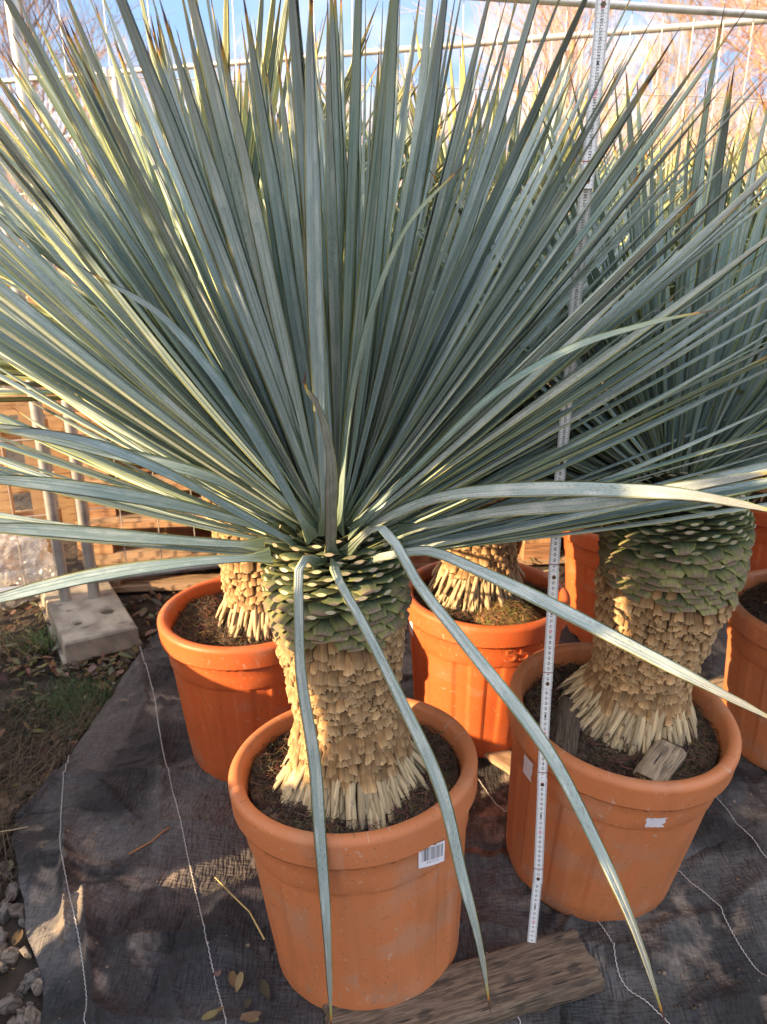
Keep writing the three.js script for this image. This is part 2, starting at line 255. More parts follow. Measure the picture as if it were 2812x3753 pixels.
// ---------------------------------------------------------------- fences
function tube(a, b, r, n = 14) {
  const d = b.clone().sub(a), g = new THREE.CylinderGeometry(r, r, d.length(), n, 1); g.applyQuaternion(new THREE.Quaternion().setFromUnitVectors(V(0, 1, 0), d.clone().normalize())); const m = a.clone().add(b).multiplyScalar(0.5); g.translate(m.x, m.y, m.z);
  const u = g.attributes.uv; for (let i = 0; i < u.count; i++) u.setXY(i, u.getX(i) * 0.3, u.getY(i) * d.length() * 2); return g;
}
function fencePanel(label, x0, z0, x1, z1, yb0, yb1, yt0, yt1, poleY, gap = 0.125) {
  const t = thing('mesh_barrier', label, 'fence', [x0, 0, z0], 'mobile wire fence panels'); const e = V(x1 - x0, 0, z1 - z0), L = e.length();
  const at = (s, y) => V(e.x * s, y, e.z * s);
  mesh('pole', tube(at(0, poleY), at(0, yt0 + 0.02), 0.0205), steel, t); mesh('pole', tube(at(1, poleY), at(1, yt1 + 0.02), 0.0205), steel, t);
  mesh('rail', tube(at(0, yb0), at(1, yb1), 0.0145), steel, t); mesh('rail', tube(at(0, yt0), at(1, yt1), 0.0130), steel, t);
  const n = Math.round(L / gap);
  for (let i = 1; i < n; i++) { const s = i / n; mesh('wire', tube(at(s, lerp(yb0, yb1, s)), at(s, lerp(yt0, yt1, s)), 0.0019, 6), wireMat, t); }
  for (let i = 1; i < 7; i++) { const k = i / 7; const g = tube(at(0, lerp(yb0, yt0, k)), at(1, lerp(yb1, yt1, k)), 0.0019, 6); g.translate(0, 0, 0.004); mesh('wire', g, wireMat, t); }
}
const F1 = s => [-1.165 + 0.9626 * s, -2.545 - 0.271 * s];
{ const [ax, az] = F1(-3.4), [bx, bz] = F1(0), [cx, cz] = F1(0.10), [dx, dz] = F1(3.5), [ex, ez] = F1(3.6), [gx, gz] = F1(6.9);
  fencePanel('mesh fence panel at the left edge, ending in the foremost pole of the concrete block', ax, az, bx, bz, 0.09, 0.145, 2.03, 2.05, 0.07);
  fencePanel('mesh fence panel in front of the pallets, from the second pole in the block', cx, cz, dx, dz, 0.15, 0.21, 2.06, 2.115, 0.07);
  fencePanel('galvanised mesh fence panel at far right behind the yucca pots', ex, ez, gx, gz, 0.2, 0.2, 2.1, 2.1, 0.1);
  const F2 = s => [-1.32 + 0.944 * s, -4.29 + 0.329 * s];
  const [hx, hz] = F2(0), [ix, iz] = F2(3.5), [jx, jz] = F2(-3.5), [kx, kz] = F2(-0.05);
  fencePanel('rear mesh fence panel with a pale rail sloping up towards the right', hx, hz, ix, iz, 0.2, 0.2, 2.1, 2.1, 0);
  fencePanel('rear mesh fence panel behind the leaves at upper left', jx, jz, kx, kz, 0.2, 0.2, 2.1, 2.1, 0);
}
{ // concrete foot
  const t = thing('concrete_block', 'weathered concrete block with holes, holding two steel fence poles', 'concrete block', [-1.083, -0.042, -2.515]);
  const L = 0.54, W = 0.225, H = 0.13, sh = new THREE.Shape(); sh.moveTo(-W / 2, -L / 2); sh.lineTo(W / 2, -L / 2); sh.lineTo(W / 2, L / 2); sh.lineTo(-W / 2, L / 2); sh.closePath();
  for (const [x, y, r] of [[0.058, -0.10, 0.030], [-0.050, -0.14, 0.020]]) { const h = new THREE.Path(); h.absellipse(x, y, r, r, 0, Math.PI * 2, true); sh.holes.push(h); }
  const g = new THREE.ExtrudeGeometry(sh, { depth: H - 0.062, bevelEnabled: true, bevelThickness: 0.006, bevelSize: 0.006, bevelSegments: 1, curveSegments: 14 }); g.rotateX(-Math.PI / 2); g.translate(0, 0.05, 0);
  const parts = [g.toNonIndexed()];
  for (const [x, z, w, l] of [[-0.092, 0.0, 0.075, L * 0.99], [0.092, 0, 0.075, L * 0.99], [0, -0.22, 0.10, 0.15]]) { const b = new THREE.BoxGeometry(w, 0.05, l, 2, 1, 8); b.translate(x, 0.026, z); parts.push(b.toNonIndexed()); }
  const m = mergeGeometries(parts.map(q => { q.deleteAttribute('uv'); q.deleteAttribute('normal'); return q; })), p = m.attributes.position, uv = [];
  for (let i = 0; i < p.count; i++) { const x = p.getX(i), y = p.getY(i), z = p.getZ(i), n = (vn(x * 60, y * 60, z * 60) - 0.5) * 0.0035; p.setXYZ(i, x + n, y + n * 0.7, z + n); uv.push(x * 2 + y, z * 2 + y); }
  m.setAttribute('uv', new THREE.Float32BufferAttribute(uv, 2)); m.computeVertexNormals();
  const ct = tex(512, 512, (u, v) => { const k = fbm(u * 10, v * 10, 2, 6, 10); let c = mixc([0.24, 0.20, 0.155], [0.46, 0.39, 0.30], sstep(0.25, 0.75, k)); return mixc(c, [0.10, 0.08, 0.06], sstep(0.64, 0.8, fbm(u * 16, v * 16, 7, 4, 16)) * 0.6); });
  mesh('block', m, std({ map: ct, roughness: 0.95, bumpMap: ct, bumpScale: 0.012 }), t);
  t.rotation.y = 0.543;
}

// ---------------------------------------------------------------- pallets, crate and plastic behind the fence
{
  const yaw = 0.10, make = (seed) => {
    const t = thing('wooden_pallet', 'x', 'pallet', [0, 0, 0], 'stacked wooden pallets'); const r = rng(seed), pm = () => palletMats[Math.floor(r() * 3)];
    const put = (nm, g, x, y, z) => { g.translate(x + (r() - 0.5) * 0.008, y, z + (r() - 0.5) * 0.006); mesh(nm, g, pm(), t); };
    for (let k = 0; k < 5; k++) put('deck_board', board(1.2, 0.022, k % 2 ? 0.1 : 0.145, seed * 31 + k, 0.003), 0, 0.133, -0.33 + k * 0.165);
    for (const x of [-0.53, 0, 0.53]) put('cross_board', board(0.12, 0.022, 0.8, seed * 17 + x * 10, 0.003), x, 0.111, 0);
    for (const x of [-0.53, 0, 0.53]) for (const z of [-0.35, 0, 0.35]) put('block', board(0.13, 0.078, 0.095, seed + x * 7 + z * 13, 0.002), x, 0.061, z);
    for (const z of [-0.35, 0, 0.35]) put('base_board', board(1.2, 0.022, 0.1, seed * 3 + z * 9, 0.003), 0, 0.011, z);
    return t;
  };
  const protos = [make(3), make(8), make(14)];
  let n = 0; const ord = ['lowest', 'second from the bottom', 'third from the bottom', 'fourth from the bottom', 'fifth from the bottom', 'sixth from the bottom', 'topmost'];
  const place = (x, z, k, y, turn, where, cnt) => {
    const p = n < 3 ? protos[n] : protos[n % 3].clone(); if (n >= 3) { p.name = numbered('wooden_pallet'); scene.add(p); } n++;
    p.position.set(x, y, z); p.rotation.y = yaw + turn; p.userData = { label: `reddish wooden pallet, ${k === cnt - 1 ? 'topmost' : ord[k]} of the stack ${where}`, category: 'pallet', group: 'stacked wooden pallets' };
  };
  const r = rng(5);
  for (let k = 0; k < 8; k++) place(-0.62 + (r() - 0.5) * 0.03, -3.22 + (r() - 0.5) * 0.03, Math.min(k, 5) + (k === 7 ? 1 : 0), 0.005 + k * 0.1455, (r() - 0.5) * 0.03 + (r() < 0.3 ? Math.PI : 0), 'behind the left fence poles', 7);
  for (let k = 0; k < 5; k++) place(0.63 + (r() - 0.5) * 0.03, -3.46 + (r() - 0.5) * 0.03, k, 0.005 + k * 0.1455, (r() - 0.5) * 0.03 + (r() < 0.3 ? Math.PI : 0), 'behind the middle pot', 5);
}
scene.children.filter(o => /pallet/.test(o.name)).forEach((o, i) => { if (i === 6) o.userData.label = 'reddish wooden pallet, second from the top of the stack behind the left fence poles'; });
{
  const t = thing('wooden_crate', 'pale wooden crate frame at the left edge behind the fence', 'crate', [-1.52, 0, -2.86]); t.rotation.y = 0.27;
  for (const [x, z] of [[-0.5, 0], [0.02, 0.0], [0.17, 0.03], [-0.5, -0.6], [0.17, -0.6]]) { const g = board(0.07, 1.2, 0.045, 7 + x * 5 + z, 0.002); g.translate(x, 0.6, z); mesh('post', g, paleWood, t); }
  for (const y of [0.25, 0.62, 0.98]) { const g = board(0.78, 0.09, 0.024, y * 10, 0.002); g.translate(-0.17, y, -0.04); mesh('slat', g, paleWood, t); const h = g.clone(); h.translate(0, 0, -0.56); mesh('slat', h, paleWood, t); }
}
{
  const plastic = new THREE.MeshPhysicalMaterial({ color: rgb(0.86, 0.85, 0.84), roughness: 0.22, transmission: 0.75, thickness: 0, side: THREE.DoubleSide, clearcoat: 0.5 });
  const lump = (sx, sy, sz, seed) => { const g = new THREE.IcosahedronGeometry(1, 24), p = g.attributes.position; for (let i = 0; i < p.count; i++) { const v = V(p.getX(i), p.getY(i), p.getZ(i)); let k = 0.8; for (let o = 0, f = 1.3, a = 0.38; o < 4; o++, f *= 2.2, a *= 0.42) k += a * Math.abs(fbm(v.x * f + seed, v.y * f, v.z * f, 2) - 0.5) * 2; p.setXYZ(i, v.x * sx * k, v.y * sy * k, v.z * sz * k); } g.computeVertexNormals(); return g; };
  { const m = tag(mesh('plastic_sheet', lump(0.20, 0.16, 0.13, 3), plastic, scene), 'crumpled clear plastic sheet lying on the ground beside the fence', 'plastic sheet'); m.position.set(-1.45, 0.13, -2.72); }
}
// ---------------------------------------------------------------- pots
const soilTexB = tex(256, 256, (u, v) => { const k = fbm(u * 16, v * 16, 9, 5, 16); return mixc([0.028, 0.018, 0.011], [0.125, 0.075, 0.045], sstep(0.25, 0.75, k)); });
soilTexB.repeat.set(5, 5);
const soilMat = std({ map: soilTexB, bumpMap: soilTexB, bumpScale: 0.006, roughness: 1 });
const fibreMat = vcol(1);
const POT_H = 0.43;
function potGeo(seed) {
  const R = 0.228, Rb = 0.178, H = POT_H, N = 256, r = rng(seed), prof = [];
  const wallAt = y => lerp(Rb, R - 0.013, Math.pow(y / H, 0.92));
  // outer wall upwards, lip, inner wall down; [y, radius, flute weight, lower-edge weight]
  prof.push([0.004, Rb - 0.022, 0, 1], [0.0, Rb - 0.010, 0, 1], [0.006, Rb - 0.003, 0, 1], [0.020, wallAt(0.02), 0, 1]);
  for (let i = 1; i <= 10; i++) { const y = lerp(0.03, 0.298, i / 10); prof.push([y, wallAt(y), i < 2 ? 0.5 : 1, 0]); }
  prof.push([0.306, wallAt(0.306), 1, 0], [0.310, wallAt(0.31) + 0.0035, 0, 0], [0.34, wallAt(0.34) + 0.0035, 0, 0], [0.372, wallAt(0.372) + 0.0035, 0, 0], [0.3725, R - 0.0035, 0, 2], [0.376, R - 0.0015, 0, 0], [0.40, R - 0.001, 0, 0]);
  for (let i = 0; i <= 7; i++) { const a = lerp(-0.1, 2.9, i / 7); prof.push([H - 0.0125 + 0.0125 * Math.sin(a), R - 0.013 + 0.0135 * Math.cos(a), 0, 0]); }
  prof.push([H - 0.03, R - 0.030, 0, 0], [H - 0.10, R - 0.036, 0, 0], [H - 0.14, R - 0.041, 0, 0]);
  const notch = [0.5, 1.55, 2.6, 3.65, 4.7, 5.75], pos = [], uv = [], idx = [];
  for (let j = 0; j < prof.length; j++) for (let i = 0; i <= N; i++) {
    const a = i / N * Math.PI * 2; let [y, rad, fl, lo] = prof[j];
    if (fl) { const q = (a * 15 / (2 * Math.PI)) % 1, w = sstep(0.08, 0.14, q) * (1 - sstep(0.58, 0.64, q)); rad -= fl * 0.0042 * w; }
    if (lo === 1) { for (const n of notch) if (Math.abs(a - n) < 0.10) y = Math.max(y, 0.019); }
    if (lo === 2) { y += (vn(i * 0.9, seed) - 0.55) * 0.005; rad += (vn(i * 1.3, seed + 5) - 0.5) * 0.003; }
    const ov = 1 + 0.006 * Math.cos(2 * a + seed) * (y / H);
    pos.push(Math.cos(a) * rad * ov, y, Math.sin(a) * rad * ov); uv.push(a * 0.33 + seed * 0.37, y * 1.7 + j * 0.002);
  }
  const W = N + 1; for (let j = 0; j + 1 < prof.length; j++) for (let i = 0; i < N; i++) { const a = j * W + i; idx.push(a, a + W, a + 1, a + 1, a + W, a + W + 1); }
  const g = geom(pos, idx, uv), n = g.attributes.normal; // weld the seam's normals
  for (let j = 0; j < prof.length; j++) { const a = j * W, b = a + N, v = V(n.getX(a) + n.getX(b), n.getY(a) + n.getY(b), n.getZ(a) + n.getZ(b)).normalize(); n.setXYZ(a, v.x, v.y, v.z); n.setXYZ(b, v.x, v.y, v.z); }
  return g;
}
const potGeos = [potGeo(1), potGeo(2), potGeo(3)];
function soilGeo(seed, y, R, mound = 0) {
  const pos = [0, y, 0], uv = [0, 0], idx = [], NR = 46, NA = 120;
  for (let j = 1; j <= NR; j++) for (let i = 0; i < NA; i++) { const r = R * j / NR, a = i / NA * 2 * Math.PI, x = Math.cos(a) * r, z = Math.sin(a) * r; pos.push(x, y + 0.045 * (fbm(x * 13 + seed * 9, z * 13, seed, 5) - 0.5) + 0.012 * (vn(x * 95, z * 95, seed) - 0.5) + mound * sstep(R, 0.08, r), z); uv.push(x, z); }
  for (let i = 0; i < NA; i++) idx.push(0, 1 + (i + 1) % NA, 1 + i);
  for (let j = 0; j + 1 < NR; j++) for (let i = 0; i < NA; i++) { const a = 1 + j * NA + i, b = 1 + j * NA + (i + 1) % NA; idx.push(a, b, a + NA, b, b + NA, a + NA); }
  return geom(pos, idx, uv);
}
function fibres(seed, y, R, n, cols) { // crumbs and root threads lying on the soil
  const r = rng(seed), R_ = new Rods();
  for (let k = 0; k < n; k++) {
    const a = r() * 6.283, q = Math.sqrt(r()) * R, x = Math.cos(a) * q, z = Math.sin(a) * q, yy = y + 0.045 * (fbm(x * 13 + seed % 10 * 9, z * 13, seed % 10, 5) - 0.5) + 0.003, c = cols[Math.floor(r() * cols.length)], col = c.map(v => v * (0.6 + 0.8 * r()));
    if (r() < 0.55) { const s = 0.0008 + 0.0026 * r() * r(); R_.add(V(x, yy - s, z), V(x + (r() - 0.5) * s * 2, yy + s * 1.2, z + (r() - 0.5) * s * 2), s, s * 0.55, 5, col); }
    else { const L = 0.012 + r() * 0.04, b = r() * 6.283, w = 0.0004 + r() * 0.0006; R_.path([V(x, yy, z), V(x + Math.cos(b) * L * 0.5, yy + r() * 0.010, z + Math.sin(b) * L * 0.5), V(x + Math.cos(b + 0.8) * L, yy + (r() - 0.3) * 0.006, z + Math.sin(b + 0.8) * L)], w, w * 0.5, 3, col); }
  }
  return R_.build();
}
function makePot(label, pos, tx, tz, turn, variant, mat, seed, soilY = 0.398) {
  const t = thing('plant_pot', label, 'plant pot', pos, 'terracotta coloured plastic nursery pots');
  t.rotation.order = 'ZXY'; t.rotation.set(tx, turn, tz);
  mesh('pot', potGeos[variant], mat, t);
  mesh('soil', soilGeo(seed % 10, soilY, 0.192), soilMat, t);
  mesh('soil_crumbs', fibres(seed, soilY, 0.185, 3600, [[0.07, 0.04, 0.025], [0.13, 0.072, 0.044], [0.20, 0.125, 0.075], [0.035, 0.02, 0.013], [0.17, 0.095, 0.058]]), fibreMat, t, { kind: 'stuff' });
  return t;
}
const rad = THREE.MathUtils.degToRad;
// a curved patch hugging the pot wall, from angle a0 to a1 (0 = +x, +90 = towards the camera) and height y0 to y1
function wallPatch(a0, a1, y0, y1, rfn, jag = 0, skew = 0) {
  const pos = [], uv = [], idx = [], N = 14, M = 5;
  for (let j = 0; j <= M; j++) for (let i = 0; i <= N; i++) { const u = i / N, v = j / M, jj = jag * ((vn(u * 9, v * 4, 3) - 0.5) * (v === 0 || v === 1 || u === 0 || u === 1 ? 1 : 0)), a = lerp(a0, a1, u) + jj * 2, y = lerp(y0, y1, v) + skew * (u - 0.5) + jj * 0.15, r = rfn(y); pos.push(Math.cos(a) * r, y, Math.sin(a) * r); uv.push(1 - u, v); }
  for (let j = 0; j < M; j++) for (let i = 0; i < N; i++) { const a = j * (N + 1) + i; idx.push(a, a + 1, a + N + 1, a + 1, a + N + 2, a + N + 1); }
  return geom(pos, idx, uv);
}
const bandR = y => lerp(0.178, 0.215, Math.pow(y / POT_H, 0.92)) + 0.0043;
const potA = makePot('terracotta pot in the foreground with a barcode sticker under its rim', [-0.030, 0.004, -1.162], rad(-3), rad(3.5), 0.3, 0, potMatA, 11, 0.400);
const potB = makePot('terracotta pot with two torn white stickers, right of the measuring stick', [0.455, 0.012, -1.375], rad(5), rad(-4), 1.1, 1, potMatA, 22, 0.385);
const potC = makePot('orange pot beside the concrete fence foot, behind the foremost pot on the left', [-0.345, 0.0, -1.80], 0, rad(1), 2.2, 2, potMatB, 33, 0.395);
const potD = makePot('orange pot embossed with a number, between the foremost pot and the measuring stick', [0.272, 0.0, -1.905], 0, rad(-1), 0.7, 0, potMatB, 44, 0.395);
const potE = makePot('deep orange pot half hidden behind the measuring stick and the right plant trunk', [0.84, 0, -2.46], 0, 0, 1.9, 1, potMatB, 55);
const potF = makePot('terracotta pot cut off by the right edge, nearest to the right plant', [1.13, 0.01, -1.80], rad(2), 0, 2.9, 2, potMatA, 66);
const potG = makePot('deep orange pot at the far right behind the right plant trunk', [1.46, 0, -2.72], 0, 0, 0.2, 0, potMatB, 77);
{ // stickers and embossing
  const cv = document.createElement('canvas'); cv.width = 256; cv.height = 160; const c = cv.getContext('2d'); c.fillStyle = '#e9e6ea'; c.fillRect(0, 0, 256, 160); c.fillStyle = '#26262b';
  const r = rng(4); let x = 24; while (x < 232) { const w = 2 + Math.floor(r() * 3) * 2.4; c.fillRect(x, 18, w, 96); x += w + 3 + Math.floor(r() * 3) * 2.2; }
  c.font = '17px sans-serif'; c.fillText('40 51273 80946', 66, 136);
  const bt = new THREE.CanvasTexture(cv); bt.colorSpace = THREE.SRGBColorSpace;
  const T = a => a + potA.rotation.y;
  const stick = wallPatch(T(rad(59)), T(rad(43)), 0.320, 0.364, y => bandR(y), 0, -0.020);
  mesh('barcode_sticker', stick, std({ map: bt, roughness: 0.5 }), potA, { label: 'white sticker printed with a black barcode' });
  const white = std({ color: rgb(0.72, 0.68, 0.70), roughness: 0.7 }), TB = a => a + potB.rotation.y;
  mesh('torn_sticker', wallPatch(TB(rad(89)), TB(rad(79)), 0.318, 0.342, y => bandR(y) + 0.0003, 0.022), white, potB, { label: 'torn white sticker on the front' });
  mesh('torn_sticker', wallPatch(TB(rad(160)), TB(rad(152)), 0.305, 0.352, y => bandR(y) + 0.0003, 0.012), white, potB, { label: 'white sticker strip on the left side' });
  const TD = a => a + potD.rotation.y; mesh('sticker', wallPatch(TD(rad(168)), TD(rad(160)), 0.32, 0.36, y => bandR(y) + 0.0003, 0.02), white, potD, { label: 'white sticker on the left side' });
  const font = await new FontLoader().loadAsync('fonts/droid/droid_sans_regular.typeface.json');
  for (const [pot, ang, y] of [[potD, 74, 0.328]]) {
    const g = new TextGeometry('55', { font, size: 0.034, depth: 0.0042, curveSegments: 6, bevelEnabled: true, bevelThickness: 0.0006, bevelSize: 0.0006, bevelSegments: 1 }); g.computeBoundingBox(); const mid = g.boundingBox.max.x / 2, p = g.attributes.position;
    for (let i = 0; i < p.count; i++) { const rr = bandR(y) - 0.0004 + p.getZ(i), a = rad(ang) + pot.rotation.y - (p.getX(i) - mid) * 1.45 / rr; p.setXYZ(i, Math.cos(a) * rr, y + p.getY(i), Math.sin(a) * rr); }
    g.computeVertexNormals(); mesh('embossed_number', g, pot.children[0].material, pot);
  }
}
{ // mossy heap on the middle pot's soil
  const g = fibres(71, 0.0, 0.085, 2600, [[0.30, 0.19, 0.08], [0.36, 0.24, 0.11], [0.24, 0.15, 0.06], [0.18, 0.15, 0.05]]), p = g.attributes.position;
  for (let i = 0; i < p.count; i++) { const x = p.getX(i), z = p.getZ(i), q = Math.hypot(x, z) / 0.085; p.setXYZ(i, x * 1.15, p.getY(i) + 0.038 * (1 - q * q), z * 0.75); }
  g.computeVertexNormals(); const m = mesh('moss_heap', g, fibreMat, potD, { kind: 'stuff' }); const a = potD.rotation.y, q = V(0.04, 0.40, 0.125).applyAxisAngle(V(0, 1, 0), -a); m.position.copy(q); m.rotation.y = -a;
}

// ---------------------------------------------------------------- yucca plants
const PROF = [[0, 1.45], [0.03, 1.1], [0.075, 0.62], [0.2, 0.74], [0.5, 1.0], [0.7, 0.90], [0.86, 0.55], [0.95, 0.22], [1, 0.02]];
function lw(t) { let i = 0; while (i < PROF.length - 2 && t > PROF[i + 1][0]) i++; return lerp(PROF[i][1], PROF[i + 1][1], sm(clamp((t - PROF[i][0]) / (PROF[i + 1][0] - PROF[i][0])))); }
// a leaf blade swept along a curve: at(t) gives {p, x: width axis, n: upper face normal}
function sweepLeaf(n, width, at, v0 = 0) {
  const pos = [], uv = [], idx = [], S = [[-1, 0, 0], [-0.5, 1, 0], [0, 1, 0], [0.5, 1, 0], [1, 0, 0], [0.5, -1, 1], [0, -1, 1], [-0.5, -1, 1]];
  for (let k = 0; k <= n; k++) {
    const t = k / n, { p, x, n: nn } = at(t), a = width * 0.5 * lw(lerp(v0, 1, t)), thick = a * 0.10 + 0.0002 + 0.004 * Math.exp(-t * 14);
    for (const [s, side] of S) { const dz = 0.28 * a * Math.abs(s) + (side > 0 ? thick * 0.5 : side < 0 ? -thick * (1.2 - Math.abs(s)) : 0); pos.push(p.x + x.x * s * a + nn.x * dz, p.y + x.y * s * a + nn.y * dz, p.z + x.z * s * a + nn.z * dz); uv.push((s + 1) / 2, lerp(v0, 1, t)); }
  }
  for (let k = 0; k < n; k++) for (let j = 0; j < 8; j++) { const a = k * 8 + j, b = k * 8 + (j + 1) % 8; idx.push(a, b, a + 8, b, b + 8, a + 8); }
  return geom(pos, idx, uv);
}
function leafGeo(seed, L, w, bend, side, twist, n = 18) {
  return sweepLeaf(n, w, t => {
    const s = t * L, z = -bend * t * t, x = side * Math.sin(t * 2.2) * t, tw = twist * t * t, ty = V(side * 2 * t, L, -2 * bend * t).normalize();
    const x0 = V(Math.cos(tw), 0, Math.sin(tw)); x0.addScaledVector(ty, -x0.dot(ty)).normalize(); return { p: V(x, s, z), x: x0, n: x0.clone().cross(ty) };
  });
}
const leafPool = (seed, L, w, k) => { const r = rng(seed), o = []; for (let i = 0; i < k; i++) o.push(leafGeo(i, L, w * (0.9 + 0.25 * r()), 0.005 + 0.07 * r() * r(), (r() - 0.5) * 0.05, (r() - 0.5) * 1.3)); return o; };
const poolMain = leafPool(3, 0.78, 0.0192, 18), poolBack = leafPool(8, 0.68, 0.0175, 12);
function curveLeaf(pts, w, hint, origin, twist = null, n = 34) {
  const c = new THREE.CatmullRomCurve3(pts.map(p => V(...p).sub(origin)), false, 'centripetal');
  return sweepLeaf(n, w, t => { const p = c.getPointAt(t), ty = c.getTangentAt(t), h = (Array.isArray(hint[0]) ? V(...hint[0]).lerp(V(...hint[1]), t) : V(...hint)).normalize(); const x = ty.clone().cross(h).normalize(); let nn = x.clone().cross(ty); if (twist) { const a = twist(t); const x2 = x.clone().multiplyScalar(Math.cos(a)).addScaledVector(nn, Math.sin(a)); nn = x2.clone().cross(ty); return { p, x: x2, n: nn }; } return { p, x, n: nn }; });
}
// one leaf base left on the trunk, along y (up) and z (outwards)
function scaleGeo(kind, seed) {
  const r = rng(seed * 13 + 5), J = (a = 0.15) => 1 - a + 2 * a * r(), pos = [], idx = [], col = [], uv = [], green = kind === 'green' || kind === 'brown';
  const gA = [0.030, 0.044, 0.020], gB = [0.085, 0.125, 0.062], gE = [0.30, 0.31, 0.10], dry = [0.27, 0.19, 0.135], T0 = [0.07, 0.034, 0.015], T1 = [0.30, 0.17, 0.072], T2 = [0.48, 0.305, 0.145], S1 = [0.58, 0.445, 0.265], S2 = [0.46, 0.37, 0.25];
  let rings, cap, nx; // ring: [y, z, half width, half thickness, colour]
  if (green) {
    const b = kind === 'brown', dy = b ? -0.007 : 0.002, o = J(0.12), q = (r() - 0.5) * 0.006; nx = 4;
    rings = [[0, -0.012, 0.0225, 0.0056, gA], [dy * 0.4, 0.005, 0.0215, 0.0050, gB], [dy + q * 0.5, 0.014 * o, 0.0165, 0.0040, b ? mixc(mixc(gB, gE, seed % 3 ? 0.3 : 0.85), dry, 0.2) : gB], [dy * 1.5 + q, 0.0205 * o, b ? 0.0135 : 0.0085, b ? 0.0024 : 0.0028, b ? dry : mixc(gB, gE, 0.5)]];
    cap = b ? mixc([0.24, 0.17, 0.12], [0.44, 0.33, 0.25], r()) : mixc([0.30, 0.25, 0.16], [0.58, 0.53, 0.38], seed % 7 < 3 ? 0.1 + 0.3 * r() : 0.6 + 0.4 * r());
  } else if (kind === 'tan') {
    const d = 1.0 * J(0.28), w = 0.0102 * J(0.24), o = 1.05 * J(0.24); nx = 6;
    rings = [[0.016, -0.004, w * 0.72, 0.0030, T0], [0.007 * d, 0.0045 * o, w * 0.80, 0.0036, T1], [-0.004 * d, 0.0098 * o, w * 0.90, 0.0036, T1], [-0.013 * d, 0.0132 * o, w, 0.0031, T2], [-0.0165 * d, 0.0140 * o, w * 1.05, 0.0025, [0.56, 0.39, 0.215]]]; cap = [0.20, 0.115, 0.06];
  } else {
    const d = J(0.25), o = J(0.35), w = 0.0040 * J(0.4); nx = 4;
    rings = [[0.014, -0.004, w * 0.8, 0.0030, T1], [-0.002, 0.008 * o, w, 0.0028, S1], [-0.016 * d, 0.015 * o, w, 0.0022, S1], [-0.031 * d, 0.022 * o, w * 0.95, 0.0017, S1], [-0.044 * d, 0.026 * o, w * 0.85, 0.0011, S2]]; cap = [0.36, 0.29, 0.2];
  }
  // cross-section: a row across the front, then back along the rear
  const sec = []; for (let i = 0; i <= nx; i++) sec.push([i / nx * 2 - 1, 1]); for (let i = nx; i >= 0; i--) sec.push([i / nx * 2 - 1, -1]);
  const rib = sec.map(() => r() - 0.5), skew = (r() - 0.5) * 0.3, tint = J(0.2), n = sec.length, rag = sec.map(() => r() - 0.5);
  rings.forEach(([y, z, w, th, c], k) => {
    const pr = rings[Math.max(0, k - 1)], nr = rings[Math.min(rings.length - 1, k + 1)], ty = nr[0] - pr[0], tz = nr[1] - pr[1], l = Math.hypot(ty, tz) || 1, ny = tz / l, nz = -ty / l, end = k === rings.length - 1;
    sec.forEach(([a, b], j) => {
      const prof = green ? Math.sqrt(Math.max(0, 1 - Math.abs(a) ** 1.5)) : (b > 0 ? 0.55 + 0.45 * (1 - a * a) : 1), sag = green ? 0 : -a * a * w * 0.22;
      const t = b * th * prof + sag + (green ? 0 : b > 0 ? rib[j] * th * (kind === 'tan' ? 0.75 : 1.1) : 0), e = end && !green ? rag[j % (nx + 1)] * (kind === 'straw' ? 0.018 : 0.006) : 0;
      pos.push(a * w + skew * (0.016 - y), y + t * ny + e * (ty / l), z + t * nz + e * (tz / l));
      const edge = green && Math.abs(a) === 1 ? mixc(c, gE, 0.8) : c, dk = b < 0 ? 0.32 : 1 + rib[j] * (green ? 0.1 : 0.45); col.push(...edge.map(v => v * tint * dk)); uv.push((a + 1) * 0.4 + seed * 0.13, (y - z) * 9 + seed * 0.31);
    });
  });
  for (let k = 0; k + 1 < rings.length; k++) for (let j = 0; j < n; j++) { const a = k * n + j, b = k * n + (j + 1) % n; idx.push(a, b, a + n, b, b + n, a + n); }
  const last = (rings.length - 1) * n, k0 = pos.length / 3; let cx = 0, cy = 0, cz = 0;
  for (let j = 0; j < n; j++) { const a = (last + j) * 3; cx += pos[a] / n; cy += pos[a + 1] / n; cz += pos[a + 2] / n; }
  for (let j = 0; j < n; j++) { const a = (last + j) * 3; pos.push(pos[a], pos[a + 1], pos[a + 2]); col.push(...cap.map(v => v * (0.8 + 0.4 * r()))); uv.push(0.5, seed * 0.2); }
  pos.push(cx, cy, cz); col.push(...cap.map(v => v * 0.9)); uv.push(0.5, seed * 0.2); for (let j = 0; j < n; j++) idx.push(k0 + n, k0 + j, k0 + (j + 1) % n);
  return geom(pos, idx, uv, col);
}
const scalePool = {}; for (const k of ['green', 'brown', 'tan', 'straw']) { scalePool[k] = []; for (let i = 0; i < 12; i++) scalePool[k].push(scaleGeo(k, i + 1)); }
const CAM = V(0, 1.33, 0), UP = V(0, 1, 0);

